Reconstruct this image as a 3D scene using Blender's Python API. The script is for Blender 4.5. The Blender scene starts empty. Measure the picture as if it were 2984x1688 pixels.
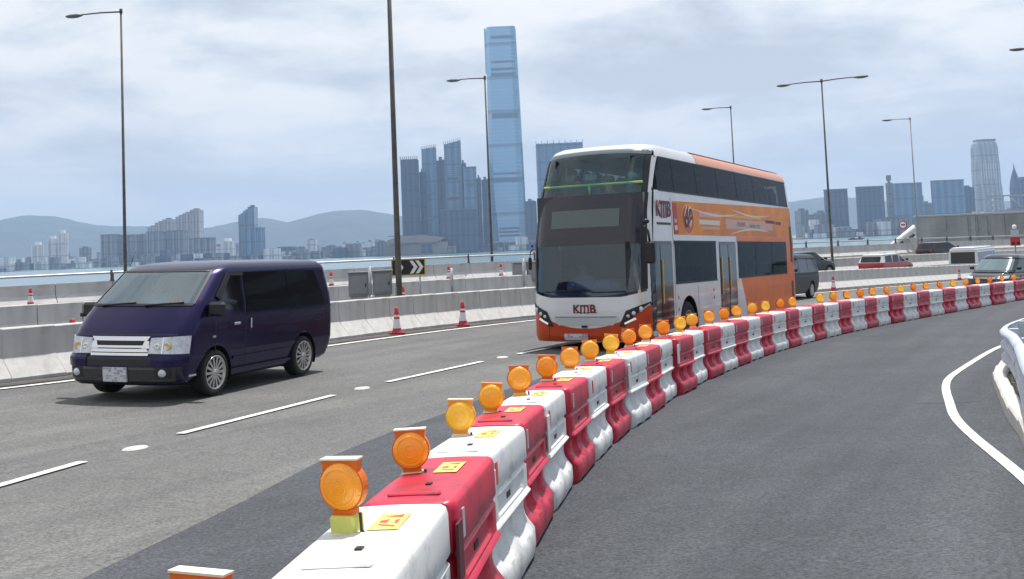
import bpy, math, random
import numpy as np
from mathutils import Vector, Matrix
random.seed(7); np.random.seed(7)
R = math.radians
S = bpy.context.scene
COL = S.collection
# ---------------------------------------------------------------- camera
cam = bpy.data.cameras.new('camera'); camo = bpy.data.objects.new('camera', cam); COL.objects.link(camo)
cam.lens = 37.276; cam.sensor_width = 36; cam.shift_y = -0.11155; cam.clip_start = 0.1; cam.clip_end = 30000
PIT, ROL = R(3.7737), R(-2.36252)
_f = Vector((0, math.cos(PIT), math.sin(PIT))); _u = Vector((0, -math.sin(PIT), math.cos(PIT))); _r = Vector((1, 0, 0))
_r2 = math.cos(ROL)*_r + math.sin(ROL)*_u; _u2 = -math.sin(ROL)*_r + math.cos(ROL)*_u
m = Matrix((_r2, _u2, -_f)).transposed().to_4x4(); m.translation = (0, 0, 2)
camo.matrix_world = m
S.camera = camo
# ---------------------------------------------------------------- world: hazy tropical overcast
SUN_EL, SUN_AZ = R(68), R(24)      # azimuth from +Y (view direction) towards +X
w = bpy.data.worlds.new('World'); S.world = w; w.use_nodes = True
nt = w.node_tree; N = nt.nodes; L = nt.links; N.clear()
def nd(tree, typ, **kw):
    n = tree.nodes.new(typ)
    for k, v in kw.items():
        if k.startswith('i_'):
            n.inputs[int(k[2:])].default_value = v
        else: setattr(n, k, v)
    return n
def math_n(tree, op, a, b=None, c=None):
    n = tree.nodes.new('ShaderNodeMath'); n.operation = op
    for i, x in enumerate((a, b, c)):
        if x is None: continue
        if hasattr(x, 'is_linked') or hasattr(x, 'links'): tree.links.new(x, n.inputs[i])
        else: n.inputs[i].default_value = x
    return n.outputs[0]
def ramp(tree, fac, stops):
    n = tree.nodes.new('ShaderNodeValToRGB'); e = n.color_ramp.elements
    while len(e) < len(stops): e.new(0.5)
    for x, (p, c) in zip(e, stops): x.position = p; x.color = (*c, 1) if len(c) == 3 else c
    if fac is not None: tree.links.new(fac, n.inputs[0])
    return n.outputs[0]
def mixc(tree, fac, a, b, mode='MIX'):
    n = tree.nodes.new('ShaderNodeMix'); n.data_type = 'RGBA'; n.blend_type = mode
    for i, x in ((0, fac), (6, a), (7, b)):
        if hasattr(x, 'links'): tree.links.new(x, n.inputs[i])
        else: n.inputs[i].default_value = x if i == 0 else (*x, 1) if len(x) == 3 else x
    return n.outputs[2]
tc = nd(nt, 'ShaderNodeTexCoord')
sep = nd(nt, 'ShaderNodeSeparateXYZ'); L.new(tc.outputs['Generated'], sep.inputs[0])
zz = math_n(nt, 'ADD', math_n(nt, 'MAXIMUM', sep.outputs[2], 0.0), 0.13)
px_, py_ = math_n(nt, 'DIVIDE', sep.outputs[0], zz), math_n(nt, 'DIVIDE', sep.outputs[1], zz)
cmb = nd(nt, 'ShaderNodeCombineXYZ'); L.new(px_, cmb.inputs[0]); L.new(py_, cmb.inputs[1])
n1 = nd(nt, 'ShaderNodeTexNoise'); n1.inputs['Scale'].default_value = 1.25; n1.inputs['Detail'].default_value = 7; n1.inputs['Roughness'].default_value = .52; n1.inputs['Distortion'].default_value = .35
mp = nd(nt, 'ShaderNodeMapping'); mp.inputs['Location'].default_value = (3.1, 1.7, 0.4); L.new(cmb.outputs[0], mp.inputs[0]); L.new(mp.outputs[0], n1.inputs['Vector'])
n2 = nd(nt, 'ShaderNodeTexNoise'); n2.inputs['Scale'].default_value = .42; n2.inputs['Detail'].default_value = 3
mp2 = nd(nt, 'ShaderNodeMapping'); mp2.inputs['Location'].default_value = (7.3, 2.2, 0); L.new(cmb.outputs[0], mp2.inputs[0]); L.new(mp2.outputs[0], n2.inputs['Vector'])
n3 = nd(nt, 'ShaderNodeTexNoise'); n3.inputs['Scale'].default_value = 4.2; n3.inputs['Detail'].default_value = 8; n3.inputs['Roughness'].default_value = .6; n3.inputs['Distortion'].default_value = .3
mp3 = nd(nt, 'ShaderNodeMapping'); mp3.inputs['Scale'].default_value = (1, 1, 2.1); mp3.inputs['Location'].default_value = (1.3, 4.4, .6); L.new(tc.outputs['Generated'], mp3.inputs[0]); L.new(mp3.outputs[0], n3.inputs['Vector'])
val = math_n(nt, 'ADD', math_n(nt, 'ADD', math_n(nt, 'MULTIPLY', n1.outputs[0], .42), math_n(nt, 'MULTIPLY', n2.outputs[0], .18)), math_n(nt, 'MULTIPLY', n3.outputs[0], .40))
side = math_n(nt, 'ADD', math_n(nt, 'MULTIPLY', sep.outputs[0], -.12), .006)           # the cloud deck thickens towards the right
elev = math_n(nt, 'MULTIPLY', sep.outputs[2], -.03)
val = math_n(nt, 'ADD', math_n(nt, 'ADD', val, side), math_n(nt, 'SUBTRACT', elev, .03))
cl = ramp(nt, val, [(.40, (4.2, 4.6, 5.3)), (.45, (5.6, 6.1, 6.8)), (.485, (7.2, 7.5, 7.8)), (.52, (8.7, 8.6, 8.5)), (.58, (9.3, 9.1, 8.8))])
hz = ramp(nt, sep.outputs[2], [(0.0, (6.1, 6.6, 7.2)), (.10, (7.0, 7.3, 7.8)), (.16, (7.9, 8.0, 8.1)), (1.0, (7.9, 8.0, 8.1))])
hfac = ramp(nt, sep.outputs[2], [(0.0, (.85, .85, .85)), (.13, (.35, .35, .35)), (.25, (.08, .08, .08)), (1, (0, 0, 0))])
cl = mixc(nt, hfac, cl, hz)
sky = nd(nt, 'ShaderNodeTexSky'); sky.sky_type = 'NISHITA'; sky.sun_disc = False; sky.sun_elevation = SUN_EL; sky.sun_rotation = SUN_AZ
allc = mixc(nt, .93, sky.outputs[0], cl)
# cloud deck is a little brighter on the sun's side
vd = nd(nt, 'ShaderNodeVectorMath', operation='DOT_PRODUCT'); L.new(tc.outputs['Generated'], vd.inputs[0]); vd.inputs[1].default_value = (math.sin(SUN_AZ)*math.cos(SUN_EL), math.cos(SUN_AZ)*math.cos(SUN_EL), math.sin(SUN_EL))
gfac = math_n(nt, 'ADD', math_n(nt, 'MULTIPLY', vd.outputs['Value'], .26), .84)
vs_ = nd(nt, 'ShaderNodeVectorMath', operation='SCALE'); L.new(allc, vs_.inputs[0]); L.new(gfac, vs_.inputs['Scale']); allc = vs_.outputs[0]
bg = nd(nt, 'ShaderNodeBackground'); bg.inputs['Strength'].default_value = .108; L.new(allc, bg.inputs[0])
wo = nd(nt, 'ShaderNodeOutputWorld'); L.new(bg.outputs[0], wo.inputs[0])
sl = bpy.data.lights.new('sun', 'SUN'); sl.energy = 4.6; sl.angle = R(2.0); sl.color = (1, .965, .91)
so = bpy.data.objects.new('sun', sl); COL.objects.link(so)
sd = Vector((math.sin(SUN_AZ)*math.cos(SUN_EL), math.cos(SUN_AZ)*math.cos(SUN_EL), math.sin(SUN_EL)))
so.rotation_euler = sd.to_track_quat('Z', 'Y').to_euler()
S.view_settings.view_transform = 'Standard'; S.view_settings.look = 'None'; S.view_settings.gamma = 1; S.view_settings.exposure = 0.2
S.view_settings.use_curve_mapping = False
try:
    S.cycles.volume_bounces = 1; S.cycles.max_bounces = 8; S.cycles.transparent_max_bounces = 12
except Exception: pass

# ---------------------------------------------------------------- mesh helpers
class MB:
    def __init__(s): s.v = []; s.f = []; s.sm = []; s.mi = []
    def add(s, vs, fs, smooth=False, mi=0):
        o = len(s.v); s.v += [tuple(map(float, p)) for p in vs]
        s.f += [tuple(o+i for i in f) for f in fs]; s.sm += [smooth]*len(fs); s.mi += [mi]*len(fs)
        return s
    def box(s, x0, x1, y0, y1, z0, z1, b=0, mi=0):
        if b:
            vs = []
            for z in (z0, z1):
                pass
            r = min(b, (x1-x0)/2.01, (y1-y0)/2.01, (z1-z0)/2.01)
            # chamfered box: 24 verts
            idx = {}; vs = []
            for sx in (0, 1):
                for sy in (0, 1):
                    for sz in (0, 1):
                        X, Y, Z = (x0, x1)[sx], (y0, y1)[sy], (z0, z1)[sz]
                        ix, iy, iz = (r, -r)[sx], (r, -r)[sy], (r, -r)[sz]
                        for k, p in enumerate(((X, Y+iy, Z+iz), (X+ix, Y, Z+iz), (X+ix, Y+iy, Z))):
                            idx[(sx, sy, sz, k)] = len(vs); vs.append(p)
            fs = []
            g = lambda *a: idx[a]
            for sx in (0, 1):
                q = [g(sx, 0, 0, 0), g(sx, 1, 0, 0), g(sx, 1, 1, 0), g(sx, 0, 1, 0)]; fs.append(q if sx else q[::-1])
            for sy in (0, 1):
                q = [g(0, sy, 0, 1), g(0, sy, 1, 1), g(1, sy, 1, 1), g(1, sy, 0, 1)]; fs.append(q if sy else q[::-1])
            for sz in (0, 1):
                q = [g(0, 0, sz, 2), g(1, 0, sz, 2), g(1, 1, sz, 2), g(0, 1, sz, 2)]; fs.append(q if sz else q[::-1])
            for sx in (0, 1):
                for sy in (0, 1):
                    q = [g(sx, sy, 0, 0), g(sx, sy, 0, 1), g(sx, sy, 1, 1), g(sx, sy, 1, 0)]; fs.append(q if (sx ^ sy) == 0 else q[::-1])
                for sz in (0, 1):
                    q = [g(sx, 0, sz, 0), g(sx, 1, sz, 0), g(sx, 1, sz, 2), g(sx, 0, sz, 2)]; fs.append(q if (sx ^ sz) else q[::-1])
            for sy in (0, 1):
                for sz in (0, 1):
                    q = [g(0, sy, sz, 1), g(1, sy, sz, 1), g(1, sy, sz, 2), g(0, sy, sz, 2)]; fs.append(q if (sy ^ sz) == 0 else q[::-1])
            for sx in (0, 1):
                for sy in (0, 1):
                    for sz in (0, 1):
                        q = [g(sx, sy, sz, 0), g(sx, sy, sz, 1), g(sx, sy, sz, 2)]; fs.append(q if (sx ^ sy ^ sz) else q[::-1])
            return s.add(vs, fs, False, mi)
        vs = [(x0, y0, z0), (x1, y0, z0), (x1, y1, z0), (x0, y1, z0), (x0, y0, z1), (x1, y0, z1), (x1, y1, z1), (x0, y1, z1)]
        return s.add(vs, [(0, 3, 2, 1), (4, 5, 6, 7), (0, 1, 5, 4), (1, 2, 6, 5), (2, 3, 7, 6), (3, 0, 4, 7)], False, mi)
    def tube(s, pts, rad, n=10, caps=True, mi=0):
        pts = [Vector(p) for p in pts]; rad = rad if isinstance(rad, (list, tuple)) else [rad]*len(pts)
        vs = []; prev = None
        for i, p in enumerate(pts):
            t = (pts[min(i+1, len(pts)-1)]-pts[max(i-1, 0)]).normalized()
            a = prev if prev is not None else (Vector((0, 0, 1)) if abs(t.z) < .9 else Vector((1, 0, 0)))
            u = (a - t*a.dot(t)).normalized(); prev = u; v = t.cross(u)
            for k in range(n):
                an = 2*math.pi*k/n; vs.append(p+(u*math.cos(an)+v*math.sin(an))*rad[i])
        fs = [(i*n+k, i*n+(k+1) % n, (i+1)*n+(k+1) % n, (i+1)*n+k) for i in range(len(pts)-1) for k in range(n)]
        s.add(vs, fs, True, mi)
        if caps:
            s.add([], []); o = len(s.v)-len(vs)
            s.f.append(tuple(o+k for k in range(n))[::-1]); s.sm.append(False); s.mi.append(mi)
            s.f.append(tuple(o+(len(pts)-1)*n+k for k in range(n))); s.sm.append(False); s.mi.append(mi)
        return s
    def lathe(s, prof, n=24, axis='z', c=(0, 0, 0), smooth=True, mi=0, caps=True):
        vs = []
        for r, h in prof:
            for k in range(n):
                a = 2*math.pi*k/n; x, y = r*math.cos(a), r*math.sin(a)
                p = (x, y, h) if axis == 'z' else (x, h, y) if axis == 'y' else (h, x, y)
                vs.append((p[0]+c[0], p[1]+c[1], p[2]+c[2]))
        fl = axis == 'y'
        fs = []
        for i in range(len(prof)-1):
            for k in range(n):
                q = (i*n+k, i*n+(k+1) % n, (i+1)*n+(k+1) % n, (i+1)*n+k); fs.append(q[::-1] if fl else q)
        s.add(vs, fs, smooth, mi)
        return s
    def grid(s, P, smooth=True, mi=0, flip=False, skip=None):
        ni, nj = P.shape[:2]; fs = []
        for i in range(ni-1):
            for j in range(nj-1):
                if skip is not None and skip[i, j]: continue
                q = (i*nj+j, (i+1)*nj+j, (i+1)*nj+j+1, i*nj+j+1); fs.append(q[::-1] if flip else q)
        return s.add(P.reshape(-1, 3), fs, smooth, mi)
    def prism(s, poly, h0, h1, M=None, mi=0):
        n = len(poly); vs = [(x, y, h0) for x, y in poly]+[(x, y, h1) for x, y in poly]
        if M is not None: vs = [M @ Vector(p) for p in vs]
        fs = [tuple(range(n))[::-1], tuple(range(n, 2*n))]+[(i, (i+1) % n, n+(i+1) % n, n+i) for i in range(n)]
        return s.add(vs, fs, False, mi)
    def mesh(s, name, mats):
        me = bpy.data.meshes.new(name); me.from_pydata(s.v, [], s.f); me.update()
        mats = mats if isinstance(mats, (list, tuple)) else [mats]
        for x in mats: me.materials.append(x)
        me.polygons.foreach_set('use_smooth', s.sm); me.polygons.foreach_set('material_index', s.mi)
        return me
    def build(s, name, mats, parent=None, loc=None):
        return link(name, s.mesh(name, mats), parent, loc)
def link(name, me, parent=None, loc=None):
    o = bpy.data.objects.new(name, me); COL.objects.link(o)
    if parent is not None: o.parent = parent
    if loc is not None: o.location = loc
    return o
def tag(o, label=None, cat=None, group=None, kind=None):
    if label: o['label'] = label
    if cat: o['category'] = cat
    if group: o['group'] = group
    if kind: o['kind'] = kind
    return o
def empty(name, loc=(0, 0, 0), rz=0, **k):
    o = bpy.data.objects.new(name, None); COL.objects.link(o); o.location = loc; o.rotation_euler.z = rz
    o.empty_display_size = .1
    return tag(o, **k)
KIDS = {}
def children(o):
    if not KIDS:
        pass
    return [c for c in bpy.data.objects if c.parent == o]
def copy_tree(o, kids=None, parent=None):
    c = o.copy(); COL.objects.link(c); c.parent = parent
    for ch in children(o): copy_tree(ch, None, c)
    return c

# ---------------------------------------------------------------- materials
MATS = {}
def mat(name, col, rough=.6, metal=0, spec=.5, var=0, vscale=5, bump=0, bscale=60, emit=None, alpha=None, coat=0, trans=0, streak=None, dirt=None, colors=None):
    if name in MATS: return MATS[name]
    M = bpy.data.materials.new(name); M.use_nodes = True; t = M.node_tree; b = t.nodes['Principled BSDF']
    b.inputs['Base Color'].default_value = (*col, 1); b.inputs['Roughness'].default_value = rough; b.inputs['Metallic'].default_value = metal
    b.inputs['Specular IOR Level'].default_value = spec
    if coat: b.inputs['Coat Weight'].default_value = coat; b.inputs['Coat Roughness'].default_value = .04
    c = None
    if var or bump or streak or dirt:
        g = nd(t, 'ShaderNodeTexCoord')
        src = g.outputs['Object']
    if var:
        n = nd(t, 'ShaderNodeTexNoise'); n.inputs['Scale'].default_value = vscale; n.inputs['Detail'].default_value = 5; n.inputs['Roughness'].default_value = .6
        t.links.new(src, n.inputs['Vector'])
        lo = tuple(x*(1-var) for x in col); hi = tuple(min(1, x*(1+var)) for x in col)
        c = ramp(t, n.outputs[0], [(.3, lo), (.7, hi)])
    if streak:
        sc, amt = streak
        mpn = nd(t, 'ShaderNodeMapping'); mpn.inputs['Scale'].default_value = sc; t.links.new(src, mpn.inputs[0])
        n = nd(t, 'ShaderNodeTexNoise'); n.inputs['Scale'].default_value = 1; n.inputs['Detail'].default_value = 4; t.links.new(mpn.outputs[0], n.inputs['Vector'])
        k = ramp(t, n.outputs[0], [(.35, (1-amt,)*3), (.62, (1, 1, 1))])
        c = mixc(t, 1.0, c if c is not None else col, k, 'MULTIPLY')
    if dirt:
        dcol, damt, dsc = dirt
        n = nd(t, 'ShaderNodeTexNoise'); n.inputs['Scale'].default_value = dsc; n.inputs['Detail'].default_value = 7; n.inputs['Roughness'].default_value = .7; t.links.new(src, n.inputs['Vector'])
        k = ramp(t, n.outputs[0], [(.5, (0, 0, 0)), (.68, (damt,)*3)])
        c = mixc(t, k, c if c is not None else col, dcol)
    if c is not None: t.links.new(c, b.inputs['Base Color'])
    if bump:
        n = nd(t, 'ShaderNodeTexNoise'); n.inputs['Scale'].default_value = bscale; n.inputs['Detail'].default_value = 4; t.links.new(src, n.inputs['Vector'])
        bp = nd(t, 'ShaderNodeBump'); bp.inputs['Strength'].default_value = bump; bp.inputs['Distance'].default_value = .01
        t.links.new(n.outputs[0], bp.inputs['Height']); t.links.new(bp.outputs[0], b.inputs['Normal'])
    if emit: b.inputs['Emission Color'].default_value = (*emit[0], 1); b.inputs['Emission Strength'].default_value = emit[1]
    if trans: b.inputs['Transmission Weight'].default_value = trans
    MATS[name] = M; return M
def glass(name, tint=(.6, .75, .75), mixf=.35, rough=.03, ior=1.6):
    """thin window glass: tinted see-through plus a clear reflection"""
    if name in MATS: return MATS[name]
    M = bpy.data.materials.new(name); M.use_nodes = True; t = M.node_tree; t.nodes.clear()
    tr = nd(t, 'ShaderNodeBsdfTransparent'); tr.inputs[0].default_value = (*tint, 1)
    gl = nd(t, 'ShaderNodeBsdfGlossy'); gl.inputs['Roughness'].default_value = rough; gl.inputs[0].default_value = ((.78, .92, 1, 1) if name != 'side_tinted_glass' else (.5, .52, .56, 1))
    fr = nd(t, 'ShaderNodeFresnel'); fr.inputs[0].default_value = ior
    f2 = math_n(t, 'ADD', fr.outputs[0], mixf)
    mx = nd(t, 'ShaderNodeMixShader'); t.links.new(f2, mx.inputs[0]); t.links.new(tr.outputs[0], mx.inputs[1]); t.links.new(gl.outputs[0], mx.inputs[2])
    o = nd(t, 'ShaderNodeOutputMaterial'); t.links.new(mx.outputs[0], o.inputs[0])
    MATS[name] = M; return M
def asphalt(name, col, var, speck, scale=45, seam=0):
    M = bpy.data.materials.new(name); M.use_nodes = True; t = M.node_tree; b = t.nodes['Principled BSDF']
    g = nd(t, 'ShaderNodeTexCoord'); src = g.outputs['Object']
    big = nd(t, 'ShaderNodeTexNoise'); big.inputs['Scale'].default_value = .55; big.inputs['Detail'].default_value = 6; big.inputs['Roughness'].default_value = .6; t.links.new(src, big.inputs['Vector'])
    c = ramp(t, big.outputs[0], [(.3, tuple(x*(1-var) for x in col)), (.7, tuple(x*(1+var) for x in col))])
    mpn = nd(t, 'ShaderNodeMapping'); mpn.vector_type = 'TEXTURE'; mpn.inputs['Rotation'].default_value = (0, 0, R(62)); mpn.inputs['Scale'].default_value = (16, .8, 1); t.links.new(src, mpn.inputs[0])
    tr = nd(t, 'ShaderNodeTexNoise'); tr.inputs['Scale'].default_value = 1; tr.inputs['Detail'].default_value = 3
    t.links.new(mpn.outputs[0], tr.inputs['Vector'])
    c = mixc(t, 1.0, c, ramp(t, tr.outputs[0], [(.32, (.80, .80, .82)), (.62, (1.08, 1.07, 1.05))]), 'MULTIPLY')
    fn = nd(t, 'ShaderNodeTexNoise'); fn.inputs['Scale'].default_value = scale; fn.inputs['Detail'].default_value = 3; fn.inputs['Roughness'].default_value = .8; t.links.new(src, fn.inputs['Vector'])
    c = mixc(t, 1.0, c, ramp(t, fn.outputs[0], [(.33, (1-speck,)*3), (.5, (1, 1, 1)), (.68, (1+speck,)*3)]), 'MULTIPLY')
    md = nd(t, 'ShaderNodeTexNoise'); md.inputs['Scale'].default_value = 3.2; md.inputs['Detail'].default_value = 8; md.inputs['Roughness'].default_value = .72; t.links.new(mpn.outputs[0], md.inputs['Vector'])
    c = mixc(t, 1.0, c, ramp(t, md.outputs[0], [(.36, (.92, .92, .92)), (.5, (1, 1, 1)), (.64, (1.08, 1.08, 1.08))]), 'MULTIPLY')
    pt_ = nd(t, 'ShaderNodeTexNoise'); pt_.inputs['Scale'].default_value = 7; pt_.inputs['Detail'].default_value = 9; pt_.inputs['Roughness'].default_value = .75; t.links.new(src, pt_.inputs['Vector'])
    c = mixc(t, 1.0, c, ramp(t, pt_.outputs[0], [(.34, (.88, .88, .88)), (.5, (1, 1, 1)), (.66, (1.14, 1.14, 1.13))]), 'MULTIPLY')
    vo = nd(t, 'ShaderNodeTexVoronoi'); vo.inputs['Scale'].default_value = 9; t.links.new(src, vo.inputs['Vector'])
    c = mixc(t, ramp(t, vo.outputs[0], [(0, (.5, .5, .5)), (.055, (0, 0, 0))]), c, tuple(min(1, x*2.2) for x in col))
    t.links.new(c, b.inputs['Base Color']); b.inputs['Roughness'].default_value = .8; b.inputs['Specular IOR Level'].default_value = .35
    bp = nd(t, 'ShaderNodeBump'); bp.inputs['Strength'].default_value = .5; bp.inputs['Distance'].default_value = .006
    t.links.new(fn.outputs[0], bp.inputs['Height']); t.links.new(bp.outputs[0], b.inputs['Normal'])
    MATS[name] = M; return M
m_road = asphalt('old_asphalt', (.128, .128, .127), .13, .5, 34)
m_ramp = asphalt('new_asphalt', (.055, .061, .071), .16, .6, 38)
m_paint = mat('road_paint', (.74, .74, .70), .7, var=.10, vscale=6, dirt=((.2, .2, .2), .7, 9))
m_conc = mat('parapet_concrete', (.60, .59, .57), .85, var=.08, vscale=1.6, bump=.2, bscale=30, streak=((3.5, 3.5, .5), .14), dirt=((.30, .29, .28), .4, 2.4))
m_conc2 = mat('wall_concrete', (.38, .38, .38), .9, var=.16, vscale=.35, bump=.15, bscale=8, streak=((.8, .8, .12), .25))
m_gutter = mat('drain_channel', (.075, .06, .055), .9, var=.3, vscale=3)
m_galv = mat('galvanised_steel', (.46, .48, .50), .45, .75, var=.12, vscale=8)
m_galvp = mat('painted_rail', (.55, .62, .70), .45, .2, var=.08, vscale=4, dirt=((.3, .3, .3), .3, 9))
m_pole = mat('weathered_pole', (.10, .095, .09), .7, .3, var=.5, vscale=1.3, dirt=((.16, .10, .06), .6, 1.1))
m_polel = mat('grey_pole', (.30, .31, .31), .6, .4, var=.2, vscale=2)
m_cab = mat('grey_cabinet', (.27, .28, .30), .6, .2, var=.1, vscale=4, dirt=((.13, .12, .11), .4, 3))
m_black = mat('black_plastic', (.012, .012, .013), .5, var=.2, vscale=20)
m_rubber = mat('tyre_rubber', (.018, .018, .018), .85, var=.2, vscale=30)
m_white = mat('white_plastic', (.78, .79, .78), .42, var=.05, vscale=3, bump=.12, bscale=9, dirt=((.30, .29, .28), .65, 3.2))
m_red = mat('red_plastic', (.56, .016, .052), .38, var=.16, vscale=2.5, bump=.12, bscale=9, dirt=((.10, .02, .03), .7, 3.2))
m_amber = mat('amber_lens', (.95, .36, .008), .22, spec=.7, var=.12, vscale=12, bump=.25, bscale=120, coat=.4, emit=((1, .30, .01), .12))
m_amberd = mat('amber_rim', (.75, .15, .008), .35, var=.15, vscale=20)
m_ambery = mat('amber_lens_pale', (.98, .50, .02), .22, spec=.7, var=.12, vscale=12, bump=.25, bscale=120, coat=.4, emit=((1, .42, .02), .12))
m_lbox = mat('lamp_battery_box', (.72, .74, .18), .5, var=.08, vscale=10)
m_lbox2 = mat('lamp_battery_box_cream', (.80, .76, .56), .5, var=.08, vscale=10)
m_stick = mat('yellow_sticker', (.85, .72, .16), .5, var=.1, vscale=20)
m_redp = mat('red_print', (.70, .08, .07), .5)
m_cone_r = mat('cone_red', (.52, .03, .05), .55, var=.12, vscale=8)
m_cone_w = mat('cone_white', (.75, .75, .76), .5, var=.1, vscale=8)
m_chrome = mat('chrome', (.74, .75, .79), .2, 1.0)
m_rim = mat('alloy_rim', (.55, .54, .54), .3, .8)
m_lens = mat('headlamp_lens', (.62, .66, .70), .12, spec=.9, var=.25, vscale=14, coat=.6)
m_reflw = mat('reflector_bowl', (.85, .85, .84), .12, .9)
m_plate = mat('number_plate', (.62, .62, .68), .5)
m_mosaic = mat('plate_blur', (.36, .34, .42), .6)
m_interior = mat('cabin_trim', (.07, .08, .085), .8, var=.2, vscale=6)
m_seat = mat('seat_fabric', (.10, .13, .15), .9, var=.3, vscale=8)
m_seatl = mat('light_headrest', (.45, .50, .50), .8)
m_skin = mat('skin', (.38, .20, .14), .6)
m_shirt = mat('shirt', (.55, .58, .62), .8, var=.1, vscale=6)
m_hair = mat('hair', (.015, .012, .01), .7)
m_orange_led = mat('indicator_amber', (.70, .50, .22), .3, coat=.4)

# ---------------------------------------------------------------- ground surface
CF = [0.44255, 0.0258809, -0.053417, 0.001086, -0.0023016, 0.0010148]
def gz(x, y):
    y = np.clip(y, -6, 84); x = np.clip(x, -14, 46)
    return CF[0]+CF[1]*x+CF[2]*y+CF[3]*x*x+CF[4]*x*y+CF[5]*y*y
def gnormal(x, y):
    e = .5; return Vector((-(gz(x+e, y)-gz(x-e, y))/(2*e), -(gz(x, y+e)-gz(x, y-e))/(2*e), 1)).normalized()
def place(o, x, y, heading, z=None, n=None, scale=None):
    n = n or gnormal(x, y); f = Vector((heading[0], heading[1], 0)); f = (f - n*f.dot(n)).normalized(); l = n.cross(f)
    M = Matrix((f, l, n)).transposed().to_4x4(); M.translation = (x, y, gz(x, y) if z is None else z)
    if scale: M = M @ Matrix.Diagonal((*scale, 1))
    o.matrix_world = M
P1 = [(-13.2, 11.6, .19), (-9.63, 16.91, .05), (-8.79, 18.08, .03), (-8.28, 18.74, .01), (-7.29, 20.39, -.02), (-5.95, 22.81, -.05), (-4.39, 25.6, -.1), (-3.0, 27.95, -.13), (-1.5, 30.2, -.18), (.43, 32.9, -.24), (3.44, 36.68, -.34), (7.82, 42.44, -.49), (14.53, 50.6, -.74), (20.55, 58.0, -.99), (29.71, 69.26, -1.4), (38.44, 79.89, -1.82), (55.61, 101.9, -2.71)]
P2 = [(-26, 19.5, .1), (-15.12, 27.5, .03), (-13.2, 29.5, 0), (-10.37, 32, -.02), (-6.58, 35.6, -.04), (-3.93, 38.5, -.06), (-.38, 42.6, -.12), (6.65, 51.2, -.3), (20.77, 68, -.59), (36.23, 84.5, -.94), (48.94, 97, -1.26), (70, 116, -1.7)]
P3 = [(-46, 31, .15), (-24.46, 44.9, .2), (-21.0, 47.6, .22), (-16.2, 51.2, .22), (-9.3, 56.4, .22), (-2.05, 62, .18), (5.0, 68, .11), (15.9, 78, .02), (26.77, 88.5, -.09), (39.89, 101, -.26), (57.78, 117, -.53), (80, 137, -.9)]
def dense(P, n=14):
    P = np.array(P, float); out = []
    for i in range(len(P)-1):
        p0, p1, p2, p3 = P[max(i-1, 0)], P[i], P[i+1], P[min(i+2, len(P)-1)]
        for k in range(n):
            t = k/n
            out.append(.5*((2*p1)+(-p0+p2)*t+(2*p0-5*p1+4*p2-p3)*t*t+(-p0+3*p1-3*p2+p3)*t**3))
    out.append(P[-1]); return np.array(out)
def smooth_poly(P, it=60):
    P = P.copy()
    for _ in range(it): P[1:-1] = .5*P[1:-1]+.25*(P[:-2]+P[2:])
    return P
D1, D2, D3 = (smooth_poly(dense(P)) for P in (P1, P2, P3))
def resample(P, step):
    s = np.r_[0, np.cumsum(np.linalg.norm(np.diff(P[:, :2], axis=0), axis=1))]
    n = int(s[-1]/step)+1; t = np.linspace(0, s[-1], n)
    return np.stack([np.interp(t, s, P[:, k]) for k in range(3)], 1)
def at_ratio(P, r):
    q = P[:, 0]/P[:, 1]; return np.array([np.interp(r, q, P[:, k]) for k in range(3)])
def zroad(P, Q, x, y):
    a, b = at_ratio(P, x/y), at_ratio(Q, x/y); t = (y-a[1])/(b[1]-a[1]); return a[2]+(b[2]-a[2])*t

# carriageway A (ours): from the first parapet to far right
ys = np.concatenate([np.arange(-12, 100, 1.0), [101.]])
P = np.zeros((len(ys), 70, 3))
for i, y in enumerate(ys):
    xl = np.interp(y, D1[:, 1], D1[:, 0]) if y > D1[0, 1] else D1[0, 0]-(D1[0, 1]-y)*.68
    xs = xl+.02+(62-xl)*np.linspace(0, 1, 70)**1.15
    P[i, :, 0] = xs; P[i, :, 1] = y; P[i, :, 2] = gz(xs, y)
    P[i, 0, 2] = gz(xs[0], y)
mb = MB().grid(P, flip=True); mb.build('road', m_road)['kind'] = 'structure'
for nm, A_, B_ in (('road', D1, D2), ('road', D2, D3)):
    rr = np.linspace(max(A_[0, 0]/A_[0, 1], B_[0, 0]/B_[0, 1])+.01, min(A_[-1, 0]/A_[-1, 1], B_[-1, 0]/B_[-1, 1])-.005, 90)
    G = np.zeros((90, 8, 3))
    for i, r in enumerate(rr):
        a, b = at_ratio(A_, r), at_ratio(B_, r)
        for j in range(8): G[i, j] = a+(b-a)*(.006+.988*j/7)
    MB().grid(G, flip=False).build('road', m_road)['kind'] = 'structure'
# new dark asphalt of the slip road: lies 5 mm above, edge visible as a seam left of the barriers
BAR0 = [(-.45, 2.0), (-.385, 3.12), (-.295, 4.25), (-.175, 5.42), (-.012, 6.58), (.17, 7.62), (.387, 8.654), (.624, 9.652), (.884, 10.646), (1.166, 11.634), (1.468, 12.614), (1.789, 13.585), (2.128, 14.544), (2.486, 15.492), (2.861, 16.428), (3.253, 17.353), (3.662, 18.266), (4.088, 19.169), (4.533, 20.063), (4.995, 20.949), (5.476, 21.83), (5.977, 22.708), (6.5, 23.586), (7.044, 24.467), (7.612, 25.354), (8.206, 26.253), (8.827, 27.167), (9.477, 28.101), (10.159, 29.061), (10.875, 30.051), (11.629, 31.079), (12.421, 32.151), (13.257, 33.272), (14.138, 34.451), (15.069, 35.696), (16.053, 37.014), (17.093, 38.413), (18.195, 39.903), (19.361, 41.493)]
BARP = [(x, y, 0) for x, y in BAR0]+[(20.6, 43.0, 0), (21.9, 44.6, 0), (23.2, 46.1, 0), (24.6, 47.6, 0)]
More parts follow.
